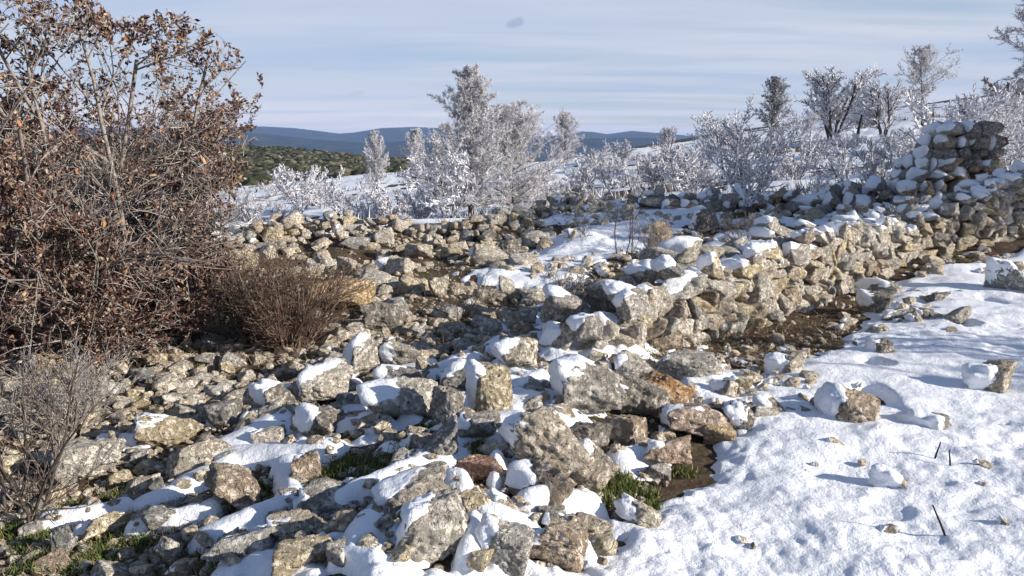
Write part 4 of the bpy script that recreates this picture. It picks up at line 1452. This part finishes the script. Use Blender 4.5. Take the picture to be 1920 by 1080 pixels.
for (u, d, vt, k, w) in BUSH:
    ru, rn = min(TREF, key=lambda q: abs(q[0] - u))
    side = 'in line with' if abs(ru - u) < 14 else ('just left of' if 0 < ru - u < 45 else 'just right of' if 0 < u - ru < 45 else 'well left of' if u < ru else 'well right of')
    far_ = 'near' if d < 22 else 'farther' if d < 36 else 'distant'
    lab = '%s %s frosted bush on the slope, %s the %s' % (far_, 'spreading' if k in ('shrub_b', 'vase') else 'tall' if k == 'shrub_a' else 'low', side, rn)
    if lab in bush_seen:
        lab = lab.replace('frosted bush', 'white frosted bush', 1)
    bush_seen.add(lab)
    tree(k, u, d, vt, w, lab, 'frosted_bush', 'bush', 'frosted bushes on the snowy hillside')

# the round dark shrub on the skyline and the charred post
o = tree('shrub_c', 1853, 78, 138, 1.2, 'dark rounded leafless shrub on the skyline near the right edge', 'dark_bush', 'bush')
for ch in list(o.children):
    ch.data = ch.data.copy()
    ch.data.materials.clear()
    ch.data.materials.append(M_BRUSH)


def pole_mesh(L, r, seed, wob=0.04, n=6):
    rr = random.Random(seed)
    p, d, segs = Vector((0, 0, -0.06)), Vector((0, 0, 1)), []
    for i in range(n):
        d = (d + rv(rr, wob)).normalized()
        q = p + d * (L + 0.06) / n
        segs.append((tuple(p), tuple(q), r * (1 - 0.5 * i / n), r * (1 - 0.5 * (i + 1) / n)))
        p = q
    segs.append((tuple(p), tuple(p + d * r * 0.8), segs[-1][3], 0.001))
    return mesh_np('snag', *tubes(segs, 7), M_CHAR)


x, y = at(1586, 44)
o = link('dead_trunk', pole_mesh(1.7, 0.11, 3), None, (x, y, float(land(x, y))))
tag(o, 'charred black bare trunk standing alone in the snow on the right slope', 'dead tree')
# twigs standing in the snow field
for (u, v, L, tilt, lab) in ((1748, 880, 0.10, (0.1, 0.05), 'short black twig poking from the snow, left of a pair'), (1780, 895, 0.08, (-0.1, 0), 'short black twig poking from the snow, right of a pair'), (1772, 1034, 0.17, (0.1, -0.5), 'longer black twig leaning out of the snow near the bottom right')):
    p, t = hit(u, v)
    o = link('twig', pole_mesh(L, 0.006, int(u)), None, (p[0], p[1], p[2] + 0.05))
    o.rotation_euler = (tilt[0], tilt[1], 0)
    tag(o, lab, 'twig')

KINDS['pine_shade'] = (5.2, lambda: frosted_pine(67, 5.2, 0.66, 0.46, 1.1, 0.12, 0.3, 0.018, 7), FP)  # unseen pines right of the view, added to throw shade on the ruin
for k_, (x, y, sc, lab) in enumerate(((13.0, 9.1, 0.82, 'unseen clear-trunked frosted pine added to shade the ruin, first right of the wall'), (14.8, 9.4, 0.84, 'unseen clear-trunked frosted pine added to shade the ruin, second right of the wall'), (13.2, 12.1, 0.75, 'unseen clear-trunked frosted pine added to shade the ruined stub from its right'))):
    if k_ == 0:
        o = build_tree('pine_tree', lab, 'tree', *KINDS['pine_shade'][1](), *FP)
        PROTO['pine_shade'] = (o, 5.2)
    else:
        o = copy_tree(PROTO['pine_shade'][0])
    o.location, o.rotation_euler, o.scale = (x, y, float(land(x, y)) - 0.1), (0, 0, 2.0 * k_), (sc, sc, sc)
    tag(o, lab, 'tree')
x, y = 8.6, 3.7
KINDS['bare'] = (3.4, lambda: frosted_broadleaf(61, 3.4, 0.9, 3, 0.9, 0.012), (M_BARK, M_BARK, M_TWIG))
o = build_tree('bare_tree', 'bare tree beside the path whose thin shadows streak the snow field', 'tree', *KINDS['bare'][1](), *KINDS['bare'][2])
o.location = (x, y, float(land(x, y)))

# ------------------------------------------------------------------ the oak bush on the left
def oak():
    r_ = random.Random(12)
    bx, by = -3.38, 6.3
    root = thing('oak_bush', 'big tangled oak bush with withered brown leaves filling the left of the view', 'bush', (bx, by, float(land(bx, by))))
    P = [dict(n=8, wander=0.11, up=0.02, kids=1.7, spread=0.85, lenf=0.50, start=0.10, taper=0.4, rf=0.55, crown=0.35),
         dict(n=6, wander=0.15, up=0.03, kids=1.8, spread=0.80, lenf=0.50, start=0.10, taper=0.4, rf=0.6, crown=0.3),
         dict(n=4, wander=0.20, up=0.03, kids=1.5, spread=0.75, lenf=0.5, start=0.0, taper=0.5, rf=0.6, crown=0.2),
         dict(n=3, wander=0.24, up=0.04, taper=0.5)]
    out = [[], [], [], []]
    stem_list = []
    for k in range(20):
        a = k * 2.399
        tilt = 0.25 + 0.85 * ((k * 0.618) % 1)
        d = Vector((math.cos(a) * tilt, math.sin(a) * tilt, 1))
        L = r_.uniform(2.4, 3.3) * (1.0 if tilt < 0.7 else 0.85)
        n0 = len(out[0])
        grow(out, r_, Vector((math.cos(a) * 0.22, math.sin(a) * 0.22, -0.05)), d, L, 0.024, 0, P)
        stem_list.append(out[0][n0:])

    def inside(p):
        x, y, z = p
        k = float(fbm(x * 1.7, y * 1.7, z * 1.7, oct=2, seed=5))
        lim = float(np.interp(z, [0.1, 0.95, 1.33, 1.9, 2.35, 2.7, 3.6], [1.05, 1.12, 1.12, 1.35, 1.0, 0.35, 0.25])) + 0.60 * k
        return x < lim * math.sqrt(max(0.0, 1 - (y / 1.8) ** 2)) and (min(x, 0) / 2.0) ** 2 + (y / 1.75) ** 2 + ((z - 1.7) / 2.4) ** 2 < 1.0 + 0.35 * k
    out = [[s for s in lv if inside(s[1])] for lv in out]

    def gap(p):
        return p[2] > 0.9 and float(fbm(p[0] * 1.5 + 3.3, p[1] * 1.5, p[2] * 1.5, oct=2, seed=15)) < -0.10 - 0.25 * max(0.0, 1.7 - p[2])
    out[2:] = [[s for s in lv if not gap(s[1])] for lv in out[2:]]
    for st in stem_list:
        st = [s for s in st if inside(s[1])]
        if st:
            link('trunk', mesh_np('trunk', *tubes(st, 6), M_GBARK), root)
    link('branches', mesh_np('branches', *tubes([(a, b, max(r0, .004), max(r1, .003)) for a, b, r0, r1 in out[1]], 4), M_GBARK), root)['kind'] = 'stuff'
    tw = [(a, b, max(r0, .0025), max(r1, .0018)) for a, b, r0, r1 in out[2] + out[3]]
    c = link('twigs', mesh_np('twigs', *tubes(tw, 3), M_PTWIG), root)
    c['kind'] = 'stuff'
    # leaves: folded little blades on the twigs
    A = np.array([s[0] for s in out[3]])
    B = np.array([s[1] for s in out[3]])
    n = len(A)
    per = max(1, int(170000 / n + 0.5))
    print('oak twigs', n)
    t = rng.random((n, per, 1))
    Pp = (A[:, None] * (1 - t) + B[:, None] * t).reshape(-1, 3)
    hx = fbm(Pp[:, 0] * 2.2, Pp[:, 1] * 2.2, Pp[:, 2] * 2.2, oct=3, seed=71)
    dens = 0.50 + 1.3 * hx + 0.25 * S((1.3 - Pp[:, 2]) / 1.0)
    keep = rng.random(len(Pp)) < dens
    Pp = Pp[keep]
    m = len(Pp)
    D = np.repeat((B - A) / (np.linalg.norm(B - A, axis=1, keepdims=True) + 1e-9), per, axis=0)[keep] * 0.4 + rng.normal(size=(m, 3)) * 0.7
    D /= np.linalg.norm(D, axis=1, keepdims=True)
    side = np.cross(D, rng.normal(size=(m, 3)))
    side /= np.linalg.norm(side, axis=1, keepdims=True) + 1e-9
    nrm = np.cross(D, side)
    L = rng.uniform(0.022, 0.046, m)[:, None]
    Wd = L * rng.uniform(0.38, 0.62, m)[:, None] * 0.5
    curl = nrm * L * rng.uniform(0.1, 0.35, m)[:, None]
    VV = np.zeros((m, 6, 3))
    VV[:, 0] = Pp
    VV[:, 1] = Pp + D * L * 0.45 + side * Wd + curl * 0.5
    VV[:, 2] = Pp + D * L * 0.45
    VV[:, 3] = Pp + D * L * 0.45 - side * Wd + curl * 0.5
    VV[:, 4] = Pp + D * L + curl
    b = (np.arange(m) * 6)[:, None]
    FF = np.concatenate([b + [[0, 1, 2]], b + [[0, 2, 3]], b + [[1, 4, 2]], b + [[2, 4, 3]]])
    VV = VV[:, :5]
    b = (np.arange(m) * 5)[:, None]
    FF = np.concatenate([b + [[0, 1, 2]], b + [[0, 2, 3]], b + [[1, 4, 2]], b + [[2, 4, 3]]])
    c = link('foliage', mesh_np('foliage', VV.reshape(-1, 3), FF, M_LEAF, smooth=False), root)
    c['kind'] = 'stuff'
    # the larger bright leaves that show one by one on the near side
    lv = np.array([[0, 0, 0], [0.28, 0.22, 0.06], [0.3, 0, 0], [0.28, -0.22, 0.06], [0.65, 0.26, 0.12], [0.66, 0, 0.06], [0.65, -0.26, 0.12], [1.0, 0, 0.16]])
    lf = np.array([[0, 1, 2], [0, 2, 3], [1, 4, 5], [1, 5, 2], [2, 5, 6], [2, 6, 3], [4, 7, 5], [5, 7, 6]])
    meshes = [mesh_np('leaf', lv * np.array([1, w, 1]), lf, mm, smooth=False) for w, mm in ((0.9, M_OLEAF), (1.1, M_OLEAF), (1.0, M_LEAF))]
    near = [s for s in out[3] if s[1][1] < 0.2]
    for i in range(230):
        s = r_.choice(near)
        o = link('leaf', meshes[i % 3], root, s[1])
        o.rotation_euler = (r_.uniform(0, 6.28), r_.uniform(0, 6.28), r_.uniform(0, 6.28))
        q = r_.uniform(0.045, 0.08)
        o.scale = (q, q, q)
    # long bare pale stems arching out at the front
    for k in range(16):
        a = r_.uniform(-1.9, 0.1)
        d = Vector((math.cos(a) * 0.9, math.sin(a) * 0.9, r_.uniform(0.15, 0.9)))
        o4 = grow([[], []], r_, Vector((math.cos(a) * 0.4, math.sin(a) * 0.5, r_.uniform(0.1, 0.9))), d, r_.uniform(0.9, 1.5), r_.uniform(0.007, 0.013), 0,
                  [dict(n=9, wander=0.13, up=-0.03, kids=0.7, spread=0.6, lenf=0.5, start=0.3, taper=0.4, rf=0.6, crown=0.3), dict(n=6, wander=0.16, up=0.0, taper=0.4)])
        link('branch', mesh_np('branch', *tubes(o4[0] + o4[1], 5), M_GBARK), root)
    return root


oak()


def bare_shrub(name, label, u, v, H, seed, stems, spread, m_stem, m_twig, twig_r=0.0018, dense=1.0, cat='shrub', levels=3, lenf=0.5):
    r_ = random.Random(seed)
    p, t = hit(u, v)
    root = thing(name, label, cat, tuple(p))
    P = [dict(n=6, wander=0.12, up=0.03, kids=1.6 * dense, spread=0.6, lenf=lenf, start=0.15, taper=0.4, rf=0.6, crown=0.3),
         dict(n=5, wander=0.15, up=0.04, kids=1.5 * dense, spread=0.6, lenf=lenf, start=0.1, taper=0.4, rf=0.6, crown=0.3),
         dict(n=3, wander=0.18, up=0.05, taper=0.5)]
    out = [[], [], []]
    for k in range(stems):
        a = k * 2.399 + r_.uniform(-.3, .3)
        tl = spread * (0.2 + 0.8 * ((k * 0.618) % 1))
        n0 = len(out[0])
        grow(out, r_, Vector((math.cos(a) * 0.12 * H, math.sin(a) * 0.12 * H, -0.03)), Vector((math.cos(a) * tl, math.sin(a) * tl, 1)), H * r_.uniform(0.75, 1.0), 0.011 * H, 0, P)
        link('stem', mesh_np('stem', *tubes([(a_, b_, max(r0, twig_r), max(r1, twig_r)) for a_, b_, r0, r1 in out[0][n0:]], 5), m_stem), root)
    c = link('twigs', mesh_np('twigs', *tubes([(a, b, max(r0, twig_r), max(r1, twig_r * 0.7)) for a, b, r0, r1 in out[1] + out[2]], 3), m_twig), root)
    c['kind'] = 'stuff'
    return root


bare_shrub('bare_shrub', 'leafless dark-stemmed shrub in the lower left corner in front of the stones', 20, 985, 0.82, 5, 8, 1.0, M_BARK, M_TWIG, 0.0022, 1.0)
bare_shrub('bare_shrub', 'pale twiggy shrub behind the dark-stemmed one at the left edge', 120, 810, 0.52, 6, 20, 1.1, M_TWIG, M_PTWIG, 0.0018, 1.0)
bare_shrub('brushwood', 'dense brown leafless brushwood in front of the ochre block', 545, 655, 0.78, 7, 46, 0.8, M_BRUSH, M_BRUSH, 0.0022, 0.9)
bare_shrub('brushwood', 'greyish brown brushwood between the oak bush and the dense brown one', 480, 640, 0.66, 8, 34, 0.7, M_TWIG, M_TWIG, 0.0022, 0.9)
bare_shrub('bare_shrub', 'spindly dark shrub in the rubble clearing', 860, 600, 0.5, 9, 5, 0.8, M_BARK, M_TWIG, 0.002, 0.6)
bare_shrub('bare_shrub', 'spindly dark shrub in the shaded snow inside the ruin', 1085, 455, 0.5, 10, 5, 1.2, M_BARK, M_BARK, 0.003, 0.5)
bare_shrub('bare_shrub', 'thin dark sapling in the shaded snow beside the ochre block', 1170, 480, 0.8, 13, 3, 0.5, M_BARK, M_BARK, 0.003, 0.5)
bare_shrub('bare_shrub', 'dry bush in shade behind the top of the low wall', 1395, 470, 0.55, 14, 12, 0.8, M_TWIG, M_TWIG, 0.003, 0.7)
bare_shrub('bare_shrub', 'brown dry bush below the ochre block inside the ruin', 1225, 475, 0.5, 15, 12, 0.8, M_TWIG, M_PTWIG, 0.0025, 0.7)
bare_shrub('bare_shrub', 'pale bare sapling in front of the ruined stub', 1700, 425, 0.75, 16, 4, 0.5, M_PTWIG, M_PTWIG, 0.004, 0.5)
bare_shrub('bare_shrub', 'pale grey twiggy shrub on the crest of the near wall end', 1068, 580, 0.42, 17, 16, 0.7, M_PTWIG, M_PTWIG, 0.0026, 0.7)

# ------------------------------------------------------------------ grass, dry litter, scrub
gp = []
for (u, v, rp, n) in ((800, 802, 18, 160), (962, 722, 30, 260), (640, 880, 40, 330), (505, 912, 26, 240), (745, 868, 40, 260), (1168, 912, 32, 520), (1220, 934, 13, 150), (1226, 958, 13, 130), (278, 975, 46, 620), (220, 930, 26, 200),
                      (64, 1020, 26, 300), (70, 1062, 34, 380), (170, 1052, 36, 380), (352, 1068, 34, 280), (620, 1024, 26, 240), (876, 1034, 24, 230), (1802, 486, 30, 100), (590, 935, 20, 120), (700, 880, 24, 120), (1290, 890, 20, 100), (1500, 1022, 12, 50), (330, 690, 60, 160), (430, 645, 60, 200), (870, 960, 24, 110), (1180, 650, 60, 200), (1330, 640, 60, 160), (560, 1045, 30, 220), (420, 1060, 30, 200), (250, 1040, 40, 260), (130, 960, 30, 160), (20, 1000, 30, 220), (480, 950, 24, 160), (600, 900, 30, 200), (690, 905, 24, 180), (830, 905, 26, 160), (930, 850, 20, 100), (1000, 985, 20, 90), (760, 830, 24, 150), (900, 845, 20, 100), (1140, 940, 20, 120), (400, 1010, 24, 140), (700, 1060, 24, 160)):
    p, t = hit(u, v)
    rw = rp / F_PX * t
    n = int(n * 1.7)
    q = rng.normal(size=(n, 2)) * rw * np.array([0.55, 0.8])
    X, Y = p[0] + q[:, 0], p[1] + q[:, 1]
    Z = land(X, Y) + 0.01
    D = np.stack([rng.normal(size=n) * 0.55, rng.normal(size=n) * 0.55, np.ones(n)], -1)
    D /= np.linalg.norm(D, axis=1, keepdims=True)
    gp.append(spikes(np.stack([X, Y, Z], -1), D, rng.uniform(0.012, 0.045, n), np.full(n, 0.006)))
V, F = merge(gp)
tag(link('grass', mesh_np('grass', V, F, M_GRASS, smooth=False)), 'short fresh green grass sprouting between the stones', 'grass', kind='stuff')

dp_ = []
for (u0, v0, u1, v1, n, lo, hi) in ((0, 640, 600, 1080, 5200, 0.02, 0.07), (560, 560, 1250, 1080, 2200, 0.02, 0.06), (430, 440, 1040, 650, 5200, 0.03, 0.12), (1120, 560, 1620, 690, 6500, 0.02, 0.08), (1600, 455, 1920, 520, 2500, 0.03, 0.09), (1020, 390, 1500, 500, 900, 0.05, 0.15), (300, 560, 680, 690, 2500, 0.03, 0.10)):
    uu, vv = rng.uniform(u0, u1, n), rng.uniform(v0, v1, n)
    cx, cy = (uu - 960) / F_PX, (540 - vv) / F_PX
    dy, dz = math.cos(PITCH) + cy * math.sin(PITCH), -math.sin(PITCH) + cy * math.cos(PITCH)
    tt = -(EYE - 0.05) / dz
    X, Y = cx * tt, dy * tt
    ok = snow_mask(X, Y) < 0.0
    X, Y = X[ok], Y[ok]
    k = len(X)
    D = np.stack([rng.normal(size=k), rng.normal(size=k), rng.random(k) * 0.9], -1)
    D /= np.linalg.norm(D, axis=1, keepdims=True)
    dp_.append(spikes(np.stack([X, Y, land(X, Y) + 0.008], -1), D, rng.uniform(lo, hi, k), np.full(k, 0.005)))
V, F = merge(dp_)
tag(link('dry_grass', mesh_np('dry_grass', V, F, M_DRY, smooth=False)), 'dry brown stems and litter on the bare ground among the rubble', 'dry grass', kind='stuff')

n = 2400
Yc = np.exp(rng.uniform(math.log(16.5), math.log(115), n))
Xc = Yc * rng.uniform(-0.42, 0.74, n)
keep = vnoise(Xc / 4, Yc / 2.5, seed=95) + 0.5 * rng.normal(size=n) > 0.05
Xc, Yc = Xc[keep], Yc[keep]
k = len(Xc)
per = 16
hgt = rng.uniform(0.12, 0.42, k) * (1 + Yc / 120)
Bx = np.repeat(Xc, per) + rng.normal(size=k * per) * np.repeat(hgt, per) * 0.35
By = np.repeat(Yc, per) + rng.normal(size=k * per) * np.repeat(hgt, per) * 0.35
D = np.stack([rng.normal(size=k * per) * 0.55, rng.normal(size=k * per) * 0.55, np.ones(k * per)], -1)
D /= np.linalg.norm(D, axis=1, keepdims=True)
V, F = spikes(np.stack([Bx, By, land(Bx, By)], -1), D, np.repeat(hgt, per) * rng.uniform(0.6, 1.2, k * per), 0.012 + 0.0011 * np.repeat(Yc, per))
tag(link('frosted_scrub', mesh_np('frosted_scrub', V, F, M_HEATH, smooth=False)), 'low frosted heath and dry stalks poking through the snow of the far slope', 'scrub', kind='stuff')

# scrub on the hill to the west: many small clumps
n = 5200
Yc = rng.uniform(85, 330, n)
Xc = Yc * rng.uniform(-0.46, 0.02, n)
Zc = land(Xc, Yc)
parts = []
V0, F0 = ICO[1]
for i in range(n):
    s = rng.uniform(0.35, 1.1)
    jit = 1 + rng.normal(size=(len(V0), 1)) * 0.22
    parts.append((V0 * jit * np.array([s * 1.2, s, s * 0.65]) + np.array([Xc[i], Yc[i], Zc[i] + s * 0.3]), F0))
V, F = merge(parts)
tag(link('scrub', mesh_np('scrub', V, F, M_SCRUB, smooth=False)), 'low olive scrub covering the hill to the left in front of the blue hills', 'scrub', kind='stuff')

# ------------------------------------------------------------------ air
HAZE = 1.45e-4
hv = np.array([(sx * 5900, sy * 5900, z) for z in (-125.0, 88.0) for sx, sy in ((-1, -1), (1, -1), (1, 1), (-1, 1))])
hf = np.array([(3, 2, 1, 0), (4, 5, 6, 7), (0, 1, 5, 4), (1, 2, 6, 5), (2, 3, 7, 6), (3, 0, 4, 7)])
mh = bpy.data.materials.new('haze')
mh.use_nodes = True
for n_ in list(mh.node_tree.nodes):
    mh.node_tree.nodes.remove(n_)
pv = mh.node_tree.nodes.new('ShaderNodeVolumePrincipled')
pv.inputs['Color'].default_value = (0.36, 0.56, 1.0, 1)
pv.inputs['Density'].default_value = HAZE
mo = mh.node_tree.nodes.new('ShaderNodeOutputMaterial')
mh.node_tree.links.new(pv.outputs[0], mo.inputs['Volume'])
tag(link('haze', mesh_np('haze', hv, hf, mh, smooth=False)), 'pale blue air veiling the distant hills', 'haze', kind='stuff')
